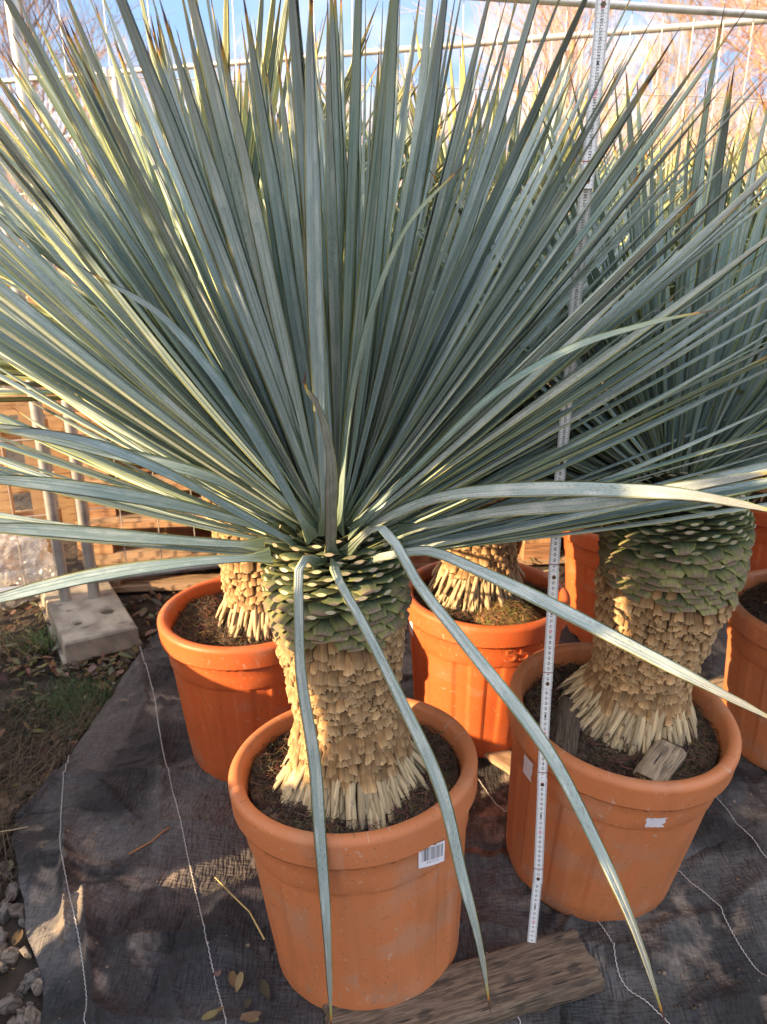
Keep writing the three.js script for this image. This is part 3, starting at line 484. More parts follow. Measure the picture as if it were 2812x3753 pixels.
function yucca(o) {
  const r = rng(o.seed), P0 = V(...o.axis[0]), t = thing('yucca_plant', o.label, 'yucca', o.axis[0], 'potted yuccas');
  const ax = new THREE.CatmullRomCurve3(o.axis.map(p => V(...p).sub(P0))), len = ax.getLength();
  const rAt = q => { let i = 0; while (i < o.rad.length - 2 && q > o.rad[i + 1][0]) i++; const [a, ra] = o.rad[i], [b, rb] = o.rad[i + 1]; return lerp(ra, rb, sm(clamp((q - a) / (b - a)))); };
  { // trunk core under the leaf bases
    const pos = [], idx = [], N = 40, M = 36;
    for (let j = 0; j <= M; j++) { const q = j / M, c = ax.getPointAt(q), e = j === M ? 0.15 : j > M - 4 ? 1 - 0.16 * (j - M + 4) : 1; for (let i = 0; i < N; i++) { const a = i / N * 6.2832; pos.push(c.x + Math.cos(a) * rAt(q) * e * 0.985, c.y + (j === M ? 0.015 : 0), c.z + Math.sin(a) * rAt(q) * e * 0.985); } }
    for (let j = 0; j < M; j++) for (let i = 0; i < N; i++) { const a = j * N + i, b = j * N + (i + 1) % N; idx.push(a, b, a + N, b, b + N, a + N); }
    mesh('trunk', geom(pos, idx), coreMat, t);
  }
  const items = [], place = (q, a, kind, tilt, sc) => {
    const c = ax.getPointAt(clamp(q)), T = ax.getTangentAt(clamp(q)), R = rAt(q), out = V(Math.cos(a), 0, Math.sin(a)); out.addScaledVector(T, -out.dot(T)).normalize();
    const p = c.clone().addScaledVector(out, R), x = T.clone().cross(out).normalize(), m = new THREE.Matrix4().makeBasis(x, T, out), e = new THREE.Quaternion().setFromRotationMatrix(m);
    e.multiply(new THREE.Quaternion().setFromEuler(new THREE.Euler(tilt + (r() - 0.5) * 0.2, (r() - 0.5) * 0.2, (r() - 0.5) * 0.2)));
    const toC = CAM.clone().sub(p.clone().add(P0)).normalize();
    items.push({ p, e, kind, sc, f: toC.dot(out), geo: scalePool[kind][Math.floor(r() * 12)], mat: scaleMats[Math.floor(r() * 3)] });
  };
  const GA = 2.399963, span = (q0, q1, n, fn) => { for (let k = 0; k < n; k++) { const u = (k + 0.5) / n; fn(lerp(q0, q1, u), k * GA + (r() - 0.5) * 0.08, u); } };
  span(o.green, 1.0, o.nGreen, (q, a, u) => place(q, a, u < 0.22 && r() < 0.5 - u * 2 ? 'tan' : u > (o.browned ?? 0.5) + 0.35 * (r() - 0.5) ? 'green' : 'brown', lerp(0.15, -0.30, u), 0.95 + r() * 0.2));
  span(0.165, o.green + 0.03, o.nTan, (q, a) => { if (q > o.green - 0.05 + 0.10 * vn(Math.cos(a) * 2 + 5, Math.sin(a) * 2)) return; place(q, a, 'tan', (r() - 0.5) * 0.2, (0.85 + r() * 0.35) * (o.tanScale ?? 1)); });
  { const c = ax.getPointAt(1), R = rAt(1); for (let k = 0; k < 60; k++) { const u = (k + 0.5) / 60, a = k * GA, q = Math.sqrt(u), out = V(Math.cos(a) * (0.25 + 0.75 * q), 1.15 - q * 0.9, Math.sin(a) * (0.25 + 0.75 * q)).normalize(), up = V(-Math.cos(a), 0.3, -Math.sin(a)); up.addScaledVector(out, -up.dot(out)).normalize(); const p = c.clone().add(V(Math.cos(a) * R * q, 0.022 * (1 - u), Math.sin(a) * R * q)); items.push({ p, e: new THREE.Quaternion().setFromRotationMatrix(new THREE.Matrix4().makeBasis(up.clone().cross(out), up, out)), kind: 'green', sc: 0.95, f: 0.9, geo: scalePool.green[k % 7], mat: scaleMats[0] }); } }
  const parts = items.slice().sort((a, b) => b.f - a.f), nPart = Math.min(o.nParts, parts.length), rest = [];
  parts.forEach((s, i) => {
    const m = new THREE.Matrix4().compose(s.p, s.e, V(s.sc, s.sc, s.sc));
    if (i < nPart) { const h = mesh('leaf_base', s.geo, s.mat, t); h.applyMatrix4(m); } else rest.push(s.geo.clone().applyMatrix4(m));
  });
  if (rest.length) mesh('leaf_bases', mergeGeometries(rest), scaleMats[1], t, { kind: 'stuff' });
  items.length = 0; span(0.0, 0.19, o.nStraw, (q, a, u) => place(q, a, 'straw', -0.15 + lerp(-0.2, 0.15, u), (0.8 + r() * 0.45) * (o.strawScale ?? 1)));
  items.sort((a, b) => b.f - a.f); const restS = [];
  items.forEach((s, i) => { const m = new THREE.Matrix4().compose(s.p, s.e, V(s.sc, s.sc, s.sc)); if (i < 300) mesh('straw_strip', s.geo, s.mat, t).applyMatrix4(m); else restS.push(s.geo.clone().applyMatrix4(m)); });
  if (restS.length) mesh('straw_strips', mergeGeometries(restS), scaleMats[1], t, { kind: 'stuff' });
  // leaves
  const top = ax.getPointAt(1), C = top.clone().add(V(0, 0.0, 0)), lean = new THREE.Quaternion().setFromEuler(new THREE.Euler(o.lean?.[0] ?? 0, 0, o.lean?.[1] ?? 0));
  const restL = LM.map(() => []), all = [], toC = CAM.clone().sub(C.clone().add(P0)).normalize(); let made = (o.manual ?? []).length;
  for (const d of o.manual ?? []) mesh('leaf', curveLeaf(d.pts, d.w, d.hint, P0, d.twist), LM[d.m], t);
  const Rt = rAt(1);
  for (let k = 0, n = 0; n < o.nLeaf && k < o.nLeaf * 6; k++) {
    const u = (n + 0.5) / o.nLeaf, al = o.alpha(u, r), az = k * GA + (r() - 0.5) * 0.2;
    const d = V(Math.sin(al) * Math.cos(az), Math.cos(al), Math.sin(al) * Math.sin(az)).applyQuaternion(lean);
    if (o.skip && o.skip(d, al, az, r)) continue; n++;
    const low = sstep(0.6, 1.7, al), base = C.clone().add(V(Math.cos(az) * Rt * lerp(0.25, 0.78, low), lerp(0.02, -0.045, low) + (r() - 0.5) * 0.01, Math.sin(az) * Rt * lerp(0.25, 0.78, low)));
    const x = V(-Math.sin(az), 0, Math.cos(az)).multiplyScalar(-1); x.addScaledVector(d, -x.dot(d)).normalize(); const nn = x.clone().cross(d).normalize();
    const roll = (r() - 0.5) * 1.25, e = new THREE.Quaternion().setFromRotationMatrix(new THREE.Matrix4().makeBasis(x, d, nn)).multiply(new THREE.Quaternion().setFromAxisAngle(UP, roll));
    const sL = o.len * lerp(0.86, 1.08, r()) * (al < 0.25 ? 0.9 : 1), sW = o.wid * lerp(0.85, 1.15, r()), m4 = new THREE.Matrix4().compose(base, e, V(sW, sL, lerp(0.5, 1.6, r())));
    const geo = o.pool[Math.floor(r() * o.pool.length)], mi = o.mats[Math.floor(r() * o.mats.length)];
    all.push({ geo, mi, m4, f: d.dot(toC) });
  }
  all.sort((a, b) => b.f - a.f); for (const { geo, mi, m4 } of all) if (made < 300) { made++; mesh('leaf', geo, LM[mi], t).applyMatrix4(m4); } else restL[mi].push(geo.clone().applyMatrix4(m4));
  restL.forEach((g, i) => { if (g.length) mesh('leaves', mergeGeometries(g), LM[i], t, { kind: 'stuff' }); });
  return t;
}
const front = [0, 0.35, 1];
const manual = [
  { w: 0.0203, m: 2, hint: [[0.15, 0.4, 1], [-0.1, 0.3, 1]], twist: t => 0.5 * sstep(0.45, 0.75, t), pts: [[-0.095, 0.852, -1.09], [-0.112, 0.890, -1.035], [-0.120, 0.887, -1.0], [-0.121, 0.841, -0.99], [-0.121, 0.733, -0.98], [-0.104, 0.578, -0.97], [-0.099, 0.461, -0.955], [-0.091, 0.3, -0.93], [-0.085, 0.09, -0.9]] },
  { w: 0.0203, m: 2, hint: [[0, 0.5, 1], [0.5, 0.3, 1]], pts: [[-0.07, 0.862, -1.085], [-0.073, 0.872, -1.045], [-0.063, 0.856, -1.02], [-0.036, 0.814, -1.0], [0.021, 0.701, -0.97], [0.084, 0.56, -0.94], [0.12, 0.414, -0.91], [0.147, 0.306, -0.89], [0.169, 0.18, -0.87]] },
  { w: 0.0210, m: 2, hint: [[0.3, 0.6, 0.9], [0.5, 0.4, 1]], pts: [[-0.064, 0.865, -1.10], [-0.026, 0.928, -1.035], [-0.006, 0.950, -1.005], [0.016, 0.933, -0.985], [0.046, 0.881, -0.97], [0.11, 0.805, -0.94], [0.228, 0.656, -0.9], [0.301, 0.523, -0.86], [0.357, 0.402, -0.83], [0.415, 0.24, -0.8]] },
  { w: 0.0220, m: 2, hint: [[0.1, 0.8, 0.9], [0.3, 0.6, 1]], pts: [[-0.05, 0.848, -1.11], [0.022, 0.886, -1.06], [0.068, 0.902, -1.03], [0.132, 0.886, -1.0], [0.228, 0.849, -0.97], [0.324, 0.804, -0.95], [0.433, 0.751, -0.93], [0.58, 0.68, -0.905]] },
  { w: 0.0237, m: 2, hint: [[0, 0.8, 0.7], [0, 0.6, 1]], pts: [[-0.042, 0.885, -1.12], [0.001, 0.934, -1.08], [0.068, 0.974, -1.05], [0.112, 0.99, -1.03], [0.204, 1.006, -1.0], [0.293, 1.012, -0.98], [0.41, 1.01, -0.96], [0.54, 0.99, -0.935]] },
  { w: 0.0290, m: 4, hint: [[0.2, 0.6, 1], [0.9, 0.5, 0.6]], pts: [[-0.082, 0.868, -1.09], [-0.076, 0.965, -1.02], [-0.071, 1.064, -0.945], [-0.073, 1.125, -0.885], [-0.078, 1.162, -0.84], [-0.086, 1.182, -0.825], [-0.083, 1.196, -0.83]] },
  { w: 0.0220, m: 3, hint: [[-0.5, 0.8, 0.5], [-0.4, 0.9, 0.3]], pts: [[-0.05, 0.90, -1.11], [0.07, 1.062, -1.0], [0.142, 1.155, -0.93], [0.218, 1.216, -0.87], [0.283, 1.243, -0.84], [0.318, 1.255, -0.82], [0.344, 1.263, -0.8]] },
  { w: 0.0220, m: 3, hint: [[-0.6, 0.3, 0.8], [-0.9, 0.5, 0.3]], pts: [[-0.068, 0.90, -1.12], [-0.048, 1.086, -1.05], [-0.021, 1.216, -0.98], [0.006, 1.297, -0.93], [0.031, 1.347, -0.9], [0.064, 1.383, -0.88], [0.088, 1.406, -0.86]] },
  { w: 0.0210, m: 1, hint: [[0.3, 0.5, 1], [0.6, 0.7, 0.4]], pts: [[-0.11, 0.895, -1.1], [-0.18, 1.10, -0.99], [-0.228, 1.216, -0.9], [-0.254, 1.256, -0.87], [-0.3, 1.292, -0.84], [-0.316, 1.305, -0.83]] },
  { w: 0.0210, m: 1, hint: [[0.2, 0.8, 0.8], [0.1, 0.9, 0.5]], pts: [[-0.13, 0.872, -1.12], [-0.226, 0.978, -1.02], [-0.279, 1.052, -0.93], [-0.339, 1.104, -0.87], [-0.388, 1.125, -0.84], [-0.45, 1.132, -0.82]] },
  { w: 0.0220, m: 0, hint: [[0.0, 0.3, 1], [0.2, 0.4, 0.9]], pts: [[-0.088, 0.90, -1.105], [-0.085, 1.08, -1.03], [-0.083, 1.26, -0.97], [-0.080, 1.40, -0.94], [-0.078, 1.52, -0.93], [-0.072, 1.585, -0.925]] },
  { w: 0.0224, m: 0, hint: [[0, 0.8, 0.7], [0, 0.8, 0.9]], pts: [[-0.175, 0.864, -1.100], [-0.292, 0.880, -1.040], [-0.410, 0.881, -0.990], [-0.525, 0.866, -0.950], [-0.612, 0.852, -0.920]] },
  { w: 0.0224, m: 0, hint: [[0, 0.8, 0.7], [0, 0.7, 0.9]], pts: [[-0.188, 0.874, -1.120], [-0.329, 0.909, -1.060], [-0.447, 0.936, -1.020], [-0.529, 0.954, -0.990], [-0.611, 0.970, -0.960]] },
  { w: 0.0224, m: 0, hint: [[-0.2, 0.8, 0.7], [0, 0.5, 1]], pts: [[-0.168, 0.889, -1.140], [-0.290, 0.960, -1.060], [-0.398, 1.005, -1.000], [-0.501, 1.033, -0.960], [-0.578, 1.049, -0.930]] },
  { w: 0.0224, m: 1, hint: [[-0.2, 0.8, 0.7], [0, 0.7, 0.9]], pts: [[-0.138, 0.905, -1.140], [-0.257, 1.000, -1.080], [-0.378, 1.043, -1.050], [-0.484, 1.081, -1.020], [-0.600, 1.104, -1.000]] },
  { w: 0.0224, m: 2, hint: [[0.1, 0.8, 0.7], [0.1, 0.6, 1]], pts: [[0.023, 0.897, -1.120], [0.149, 0.953, -1.050], [0.300, 0.988, -1.000], [0.412, 1.021, -0.970], [0.525, 1.055, -0.940]] },
];
const toCamMain = CAM.clone().sub(V(-0.083, 0.88, -1.175)).normalize();
yucca({
  seed: 21, label: 'largest blue-green yucca, with drooping leaves, in the foremost pot', axis: [[-0.056, 0.372, -1.166], [-0.060, 0.45, -1.172], [-0.069, 0.583, -1.183], [-0.075, 0.72, -1.18], [-0.084, 0.872, -1.175]],
  rad: [[0, 0.122], [0.08, 0.115], [0.20, 0.092], [0.36, 0.077], [0.5, 0.084], [0.66, 0.095], [0.85, 0.102], [1, 0.095]], green: 0.70, browned: 0.52, nGreen: 250, nTan: 760, nStraw: 620, nParts: 300, lean: [0, 0.05], manual,
  nLeaf: 800, len: 1.02, wid: 1.0, pool: poolMain, mats: [0, 0, 0, 0, 0, 1, 1, 1, 2, 2, 3, 3, 6, 6, 6, 7, 7],
  alpha: (u, r) => 0.05 + 1.52 * Math.pow(u, 0.64) + (r() - 0.5) * 0.12,
  skip: (d, al, az, r) => { const c = d.dot(toCamMain);
    const tx = -0.083 + d.x * 0.8, ty = 0.88 + d.y * 0.8 - 0.03, tz = 1.175 - d.z * 0.8, cs = Math.cos(0.342), sn = Math.sin(0.342), q = tz * cs + (1.33 - ty) * sn, drop = ((1.33 - ty) * cs - tz * sn) / q; // how low the leaf would hang in view
    if (tx > 0.1 && drop > 0.0 && tz < 1.5) return true; if (tx < -0.3 && (drop > 0.0 || (drop > -0.10 && r() < 0.6)) && tz < 1.5) return true; if (c > 0.70) return true; if (c > 0.42 && d.y < 0.62) return true; if (al > 1.15 && r() < (d.x > 0 ? 0.9 : 0.7)) return true; if (d.x < 0 && d.z > -0.7 && al > 0.95 && r() < 0.86) return true; return d.x > 0.4 && d.y < 0.8 && d.z < 0 && d.z > -0.5 && r() < 0.6; },
});
yucca({
  seed: 5, label: 'yucca on a leaning trunk with dark green collar, in the pot with torn stickers', axis: [[0.508, 0.37, -1.383], [0.522, 0.45, -1.375], [0.538, 0.62, -1.365], [0.550, 0.77, -1.352], [0.540, 0.905, -1.340]],
  rad: [[0, 0.112], [0.1, 0.104], [0.26, 0.082], [0.5, 0.096], [0.62, 0.112], [0.85, 0.112], [1, 0.095]], green: 0.655, browned: 0.6, nGreen: 360, nTan: 760, nStraw: 520, nParts: 300, lean: [0.05, -0.06], tanScale: 0.95,
  nLeaf: 420, len: 0.98, wid: 1.1, pool: poolBack, mats: [0, 1, 3, 3, 7],
  alpha: (u, r) => 0.05 + 1.60 * Math.pow(u, 0.62) + (r() - 0.5) * 0.15,
  skip: (d, al, az, r) => { const c = d.dot(V(-0.35, 0.28, 0.89)); if (c > 0.55) return true; if (c > 0.25 && d.y < 0.5) return true; if (al > 1.05 && d.z > -0.25) return true; return al > 1.25 && (d.x > 0 || r() < 0.55); },
});
const backA = (u, r) => 0.05 + 1.5 * Math.pow(u, 0.62) + (r() - 0.5) * 0.15;
yucca({
  seed: 9, label: 'tall yucca with sunlit tan trunk in the orange pot beside the concrete block', axis: [[-0.295, 0.36, -1.79], [-0.31, 0.58, -1.79], [-0.345, 0.80, -1.79], [-0.365, 1.04, -1.80]],
  rad: [[0, 0.082], [0.12, 0.085], [0.35, 0.088], [0.8, 0.09], [1, 0.082]], green: 0.72, browned: 0.5, nGreen: 160, nTan: 760, nStraw: 320, nParts: 300, strawScale: 1.15,
  nLeaf: 400, len: 1.08, wid: 1.2, pool: poolBack, mats: [3, 5, 5, 3], alpha: backA, skip: (d, al, az, r) => d.z > 0.55 && d.y < 0.75,
});
yucca({
  seed: 13, label: 'tall yucca with a straight tan trunk in the orange pot with the embossed number', axis: [[0.258, 0.38, -1.92], [0.258, 0.6, -1.93], [0.256, 0.85, -1.94], [0.246, 1.06, -1.95]],
  rad: [[0, 0.092], [0.12, 0.094], [0.3, 0.080], [0.8, 0.082], [1, 0.08]], green: 0.75, browned: 0.5, nGreen: 130, nTan: 760, nStraw: 320, nParts: 300,
  nLeaf: 360, len: 1.0, wid: 1.1, pool: poolBack, mats: [3, 0, 5, 5], alpha: backA, skip: (d, al, az, r) => d.z > 0.6 && d.y < 0.7,
});
{
  const e = yucca({ seed: 17, label: 'yucca behind the right plant, rising from the half hidden deep orange pot', axis: [[0.84, 0.36, -2.46], [0.85, 0.7, -2.47], [0.86, 1.0, -2.48]], rad: [[0, 0.09], [0.15, 0.09], [1, 0.085]], green: 0.6, nGreen: 140, nTan: 300, nStraw: 60, nParts: 120, nLeaf: 400, len: 1.0, wid: 1.1, pool: poolBack, mats: [3, 5, 5, 5, 0], alpha: backA });
  for (const [x, y, z, a, l] of [[1.13, 0.36, -1.80, 2.1, 'yucca in the terracotta pot that is cut off by the right edge'], [1.46, 0.36, -2.72, 4.0, 'yucca at the far right above the deep orange pot in the back row']]) { const c = e.clone(); c.name = numbered('yucca_plant'); c.position.set(x, y, z); c.rotation.y = a; c.userData = { ...e.userData, label: l }; scene.add(c); }
}

{ const src = scene.children.filter(q => /^wooden_pallet/.test(q.name)).slice(0, 3), nm = ['lowest', 'second lowest', 'middle', 'second highest', 'topmost'];
  for (let k = 0; k < 5; k++) { const p = src[k % 3].clone(); p.name = numbered('wooden_pallet'); p.position.set(-1.87 + 0.01 * (k % 2), 0.01 + k * 0.1455, -1.42); p.rotation.y = Math.PI / 2 + 0.015 * (k - 2); p.userData = { ...p.userData, label: `${nm[k]} pallet of the stack standing left of the picture beside the cloth` }; scene.add(p); } }

{ const src = scene.children.filter(q => /^wooden_pallet/.test(q.name)).slice(0, 3), nm = ['lowest', 'second lowest', 'third lowest', 'middle', 'third highest', 'second highest', 'topmost'];
  for (let k = 0; k < 7; k++) { const p = src[(k + 1) % 3].clone(); p.name = numbered('wooden_pallet'); p.position.set(-1.88 + 0.01 * (k % 2), 0.01 + k * 0.1455, 0.27); p.rotation.y = Math.PI / 2 + 0.012 * (k - 3); p.userData = { ...p.userData, label: `${nm[k]} pallet of the stack standing left of the viewer, under two yuccas` }; scene.add(p); }
  for (const [x, z, a, l] of [[-1.84, 0.0, 0.8, 'yucca on the pallet stack left of the picture, farther from the viewer'], [-1.86, 0.56, 2.6, 'yucca on the pallet stack left of the picture, nearest to the viewer']]) {
    const p = potE.clone(); p.name = numbered('plant_pot'); p.position.set(x, 1.03, z); p.rotation.y = a; p.userData = { ...potE.userData, label: l.replace('yucca', 'orange pot') }; scene.add(p);
    const e = scene.children.filter(q => /^yucca_plant/.test(q.name)).at(-1), c = e.clone(); c.name = numbered('yucca_plant'); c.position.set(x, 1.39, z); c.rotation.y = a; c.scale.setScalar(1.1); c.userData = { ...e.userData, label: l }; scene.add(c);
  } }

// ---------------------------------------------------------------- the folding ruler
{
  const J = [[0.520, 0.0, -1.11], [0, 0.2, -1.13], [0, 0.4, -1.148], [0, 0.6, -1.164], [0, 0.8, -1.17], [0, 1.0, -1.165], [0, 1.2, -1.125], [0, 1.4, -1.075], [0, 1.6, -1.10], [0, 1.8, -1.12]];
  const fit = [0.283, 0.2897, 0.2871, 0.2854, 0.2828, 0.2789, 0.2712, 0.2614, 0.2691, 0.2745]; J.forEach((p, i) => { p[0] = fit[i]; });
  const t = thing('folding_ruler', 'white folding ruler standing upright between the two front pots', 'ruler', J[0]); const O = V(...J[0]);
  const wh = std({ color: rgb(0.72, 0.72, 0.70), roughness: 0.5 }), brass = std({ color: rgb(0.14, 0.10, 0.06), metalness: 0.7, roughness: 0.4 });
  for (let k = 0; k < 9; k++) {
    const a = V(...J[k]).sub(O), b = V(...J[k + 1]).sub(O), d = b.clone().sub(a), L = d.length(), cv = document.createElement('canvas'); cv.width = 112; cv.height = 1344; const c = cv.getContext('2d'), S = 1344 / 0.22 / 100, W = 112;
    c.fillStyle = '#e4e4e2'; c.fillRect(0, 0, W, 1344); c.fillStyle = '#35353a'; const yOf = cm => 1344 - (cm + 1) * S; // one centimetre of overlap at both ends
    for (let mm = -10; mm <= 210; mm++) { const y = yOf(mm / 10), l = mm % 10 === 0 ? 40 : mm % 5 === 0 ? 24 : 16; c.fillRect(0, y - 1, l, 2); c.fillRect(W - l, y - 1, l, 2); }
    c.textAlign = 'center'; c.textBaseline = 'middle';
    for (let cm = 0; cm <= 20; cm++) { const v = k * 20 + cm; if (!v) continue; c.save(); c.translate(W / 2, yOf(cm)); c.rotate(-Math.PI / 2); c.fillStyle = '#e4e4e2'; const ten = v % 10 === 0; c.fillRect(-26, -22, 52, 44); c.fillStyle = ten ? '#c8405e' : '#2d2d33'; c.font = ten ? 'bold 46px sans-serif' : 'bold 36px sans-serif'; c.fillText(String(v), 0, 2); c.restore(); }
    if (k > 0) { c.fillStyle = '#8e3b36'; c.fillRect(0, yOf(2.2) - 5, W, 9); } c.fillStyle = '#222226'; c.fillRect(W / 2 - 9, yOf(13.5) - 16, 18, 30);
    const tx = new THREE.CanvasTexture(cv); tx.colorSpace = THREE.SRGBColorSpace; tx.anisotropy = 8;
    const g = new THREE.BoxGeometry(0.0168, L + 0.02, 0.0032), u = g.attributes.uv, nr = g.attributes.normal; for (let i = 0; i < u.count; i++) if (Math.abs(nr.getZ(i)) < 0.5) u.setXY(i, 0.5, 0.012);
    const m = mesh('segment', g, std({ map: tx, roughness: 0.5 }), t); m.position.copy(a.clone().add(b).multiplyScalar(0.5)).add(V(0, 0, k % 2 ? 0.0036 : 0));
    const y = d.clone().normalize(), z = V(-0.16, 0.1, 1); z.addScaledVector(y, -z.dot(y)).normalize(); m.quaternion.setFromRotationMatrix(new THREE.Matrix4().makeBasis(y.clone().cross(z), y, z));
    if (k > 0) { const rv = new THREE.CylinderGeometry(0.0033, 0.0033, 0.012, 14); rv.rotateX(Math.PI / 2); const q = mesh('rivet', rv, brass, t); q.position.copy(a); }
  }
}

// ---------------------------------------------------------------- loose wood, straw
function wood(name, label, cat, l, h, w, pos, rot, mat, seed, rough = 0.004) { const m = tag(mesh(name, board(l, h, w, seed, rough, 0.005, true), mat, scene), label, cat); m.position.set(...pos); m.rotation.set(...rot); return m; }
wood('wooden_plank', 'weathered brown plank lying under the foremost pot at the bottom edge', 'plank', 0.52, 0.045, 0.115, [0.150, 0.028, -1.024], [0.03, 0.30, 0.015], oldWood[0], 3, 0.003);
wood('wooden_board', 'pale worn board lying on the cloth beneath the middle orange pot', 'board', 0.30, 0.02, 0.07, [0.33, 0.024, -1.70], [0, -0.95, 0.03], palletMats[2], 5, 0.002);
wood('wooden_board', 'short pale board beside the right pot, touching the middle orange pot', 'board', 0.22, 0.02, 0.06, [0.345, 0.022, -1.80], [0.02, -0.85, 0.0], palletMats[2], 6, 0.002);
wood('wooden_block', 'grey wooden block leaning inside the right pot beside the measuring stick', 'wood block', 0.17, 0.022, 0.05, [0.370, 0.404, -1.31], [0.10, 1.25, 0.10], oldWood[0], 9, 0.003);
wood('wooden_block', 'short broken wooden block lying on the soil at the front of the right pot', 'wood block', 0.125, 0.022, 0.058, [0.520, 0.394, -1.205], [0.06, 0.86, 0.10], oldWood[1], 10, 0.004);
wood('wooden_block', 'dark wooden block on the cloth between the two right pots', 'wood block', 0.2, 0.05, 0.1, [0.98, 0.035, -1.98], [0, 0.5, 0.03], oldWood[1], 12, 0.006);
{
  const st = vcol(0.8), P = (name, label, cat, pts, r0, r1, col) => tag(mesh(name, new Rods().path(pts.map(p => V(p[0], hFab(p[0], p[1]) + 0.004 + (p[2] ?? 0), p[1])), r0, r1, 6, col).build(), st, scene), label, cat);
  P('twig', 'short reddish-brown twig lying on the cloth at left', 'twig', [[-0.577, -1.380], [-0.535, -1.408], [-0.51, -1.425], [-0.499, -1.440]], 0.0025, 0.002, [0.36, 0.16, 0.065]);
  P('straw', 'long yellow straw lying on the cloth beside the foremost pot', 'straw', [[-0.369, -1.316, 0.006], [-0.32, -1.245, 0.01], [-0.27, -1.19, 0.006], [-0.236, -1.150]], 0.0012, 0.0019, [0.60, 0.44, 0.17]);
  P('straw', 'short pale straw at the left edge of the cloth', 'straw', [[-0.93, -1.40, 0.02], [-0.87, -1.44, 0.015], [-0.84, -1.46, 0.01]], 0.0012, 0.0012, [0.5, 0.4, 0.22]);
}

// ---------------------------------------------------------------- gravel, leaf litter, grass at the left
{
  const stoneTex = tex(128, 128, (u, v) => { const k = fbm(u * 8, v * 8, 3, 5, 8); return mixc([0.09, 0.075, 0.062], [0.24, 0.20, 0.165], sstep(0.25, 0.75, k)); });
  const sMats = [[1, 1, 1], [0.75, 0.71, 0.68], [1.1, 1.0, 0.92]].map(c => std({ map: stoneTex, color: rgb(...c), roughness: 0.95, bumpMap: stoneTex, bumpScale: 0.004 }));
  const geos = []; for (let s = 0; s < 8; s++) { const r = rng(s + 40), g = new THREE.IcosahedronGeometry(1, 2), p = g.attributes.position, pl = []; for (let k = 0; k < 9; k++) pl.push([V(r() - 0.5, r() - 0.5, r() - 0.5).normalize(), 0.42 + 0.36 * r()]);
    for (let i = 0; i < p.count; i++) { const v = V(p.getX(i), p.getY(i), p.getZ(i)); for (const [n, d] of pl) { const q = v.dot(n) - d; if (q > 0) v.addScaledVector(n, -q); } v.multiplyScalar(1.15 + 0.05 * (vn(v.x * 5 + s, v.y * 5, v.z * 5) - 0.5)); p.setXYZ(i, v.x * 1.15, v.y * 0.75, v.z); } g.computeVertexNormals(); geos.push(g); }
  const t = new THREE.Group(); t.name = 'gravel'; t.userData.kind = 'structure'; scene.add(t); const r = rng(6); let n = 0;
  for (let k = 0; k < 1400 && n < 300; k++) { const z = -1.62 + r() * 0.75, x = fabLeft(z) - 0.40 + r() * 0.45; const dens = sstep(-1.5, -1.2, z); if (r() > 0.06 + dens) continue; if (x > fabLeft(z) - 0.006) continue; n++;
    const m = mesh('stone', geos[n % 8], sMats[n % 3], t), s = 0.009 + 0.013 * r() * r() + (r() < 0.12 ? 0.006 : 0); m.scale.set(s, s, s); m.rotation.set(r() * 6, r() * 6, r() * 6); m.position.set(x, hSoil(x, z) + s * 0.45 + r() * 0.012, z); }
}
{
  const r = rng(77), pos = [], idx = [], col = [], hue = [[0.13, 0.072, 0.035], [0.19, 0.115, 0.055], [0.25, 0.165, 0.09], [0.07, 0.04, 0.022], [0.17, 0.13, 0.085]];
  const leaf = (x, z, y) => { const L = 0.014 + r() * 0.030, w = L * (0.35 + r() * 0.3), a = r() * 6.283, b = (r() - 0.5) * 1.2, cu = (r() - 0.3) * 1.6, k = pos.length / 3, c = hue[Math.floor(r() * 5)].map(v => v * (0.7 + 0.6 * r()));
    for (let i = 0; i <= 4; i++) for (let j = -1; j <= 1; j++) { const s = i / 4 - 0.5, ww = w * Math.sin(Math.PI * (0.12 + 0.8 * i / 4)) * j * 0.5, lx = s * L, ly = Math.cos(s * cu * 2) * L * 0.25 * cu + Math.abs(j) * w * 0.18 + s * L * b; pos.push(x + Math.cos(a) * lx - Math.sin(a) * ww, y + ly, z + Math.sin(a) * lx + Math.cos(a) * ww); col.push(...c); }
    for (let i = 0; i < 4; i++) for (let j = 0; j < 2; j++) { const q = k + i * 3 + j; idx.push(q, q + 3, q + 1, q + 1, q + 3, q + 4); } };
  for (let k = 0; k < 3600; k++) { const z = -3.0 + r() * 1.85, far = z < -2.35, x = far ? -2.0 + r() * 2.3 : fabLeft(z) - 0.02 - Math.pow(r(), 1.3) * 0.9; if (Math.hypot(x + 0.345, z + 1.8) < 0.26) continue; if (!far && z > -2.15 && r() < (z > -1.35 ? 0.92 : 0.72)) continue; leaf(x, z, hSoil(x, z) + 0.006 + r() * 0.022); }
  for (let k = 0; k < 9; k++) { const x = -0.32 + r() * 0.13, z = -1.09 + r() * 0.13; leaf(x, z, hFab(x, z) + 0.008); }
  for (let k = 0; k < 14; k++) { const x = -0.75 + r() * 1.5, z = -1.0 - r() * 0.6; leaf(x, z, hFab(x, z) + 0.006); }
  for (let k = 0; k < 1500; k++) leaf(0.35 + r() * 1.6, -2.62 - r() * 1.3, 0.004 + r() * 0.03);
  tag(mesh('leaf_litter', geom(pos, idx, null, col), vcol(0.95), scene), 'dry brown leaf litter around the concrete block and along the fence', 'leaf litter', null, 'stuff');
}
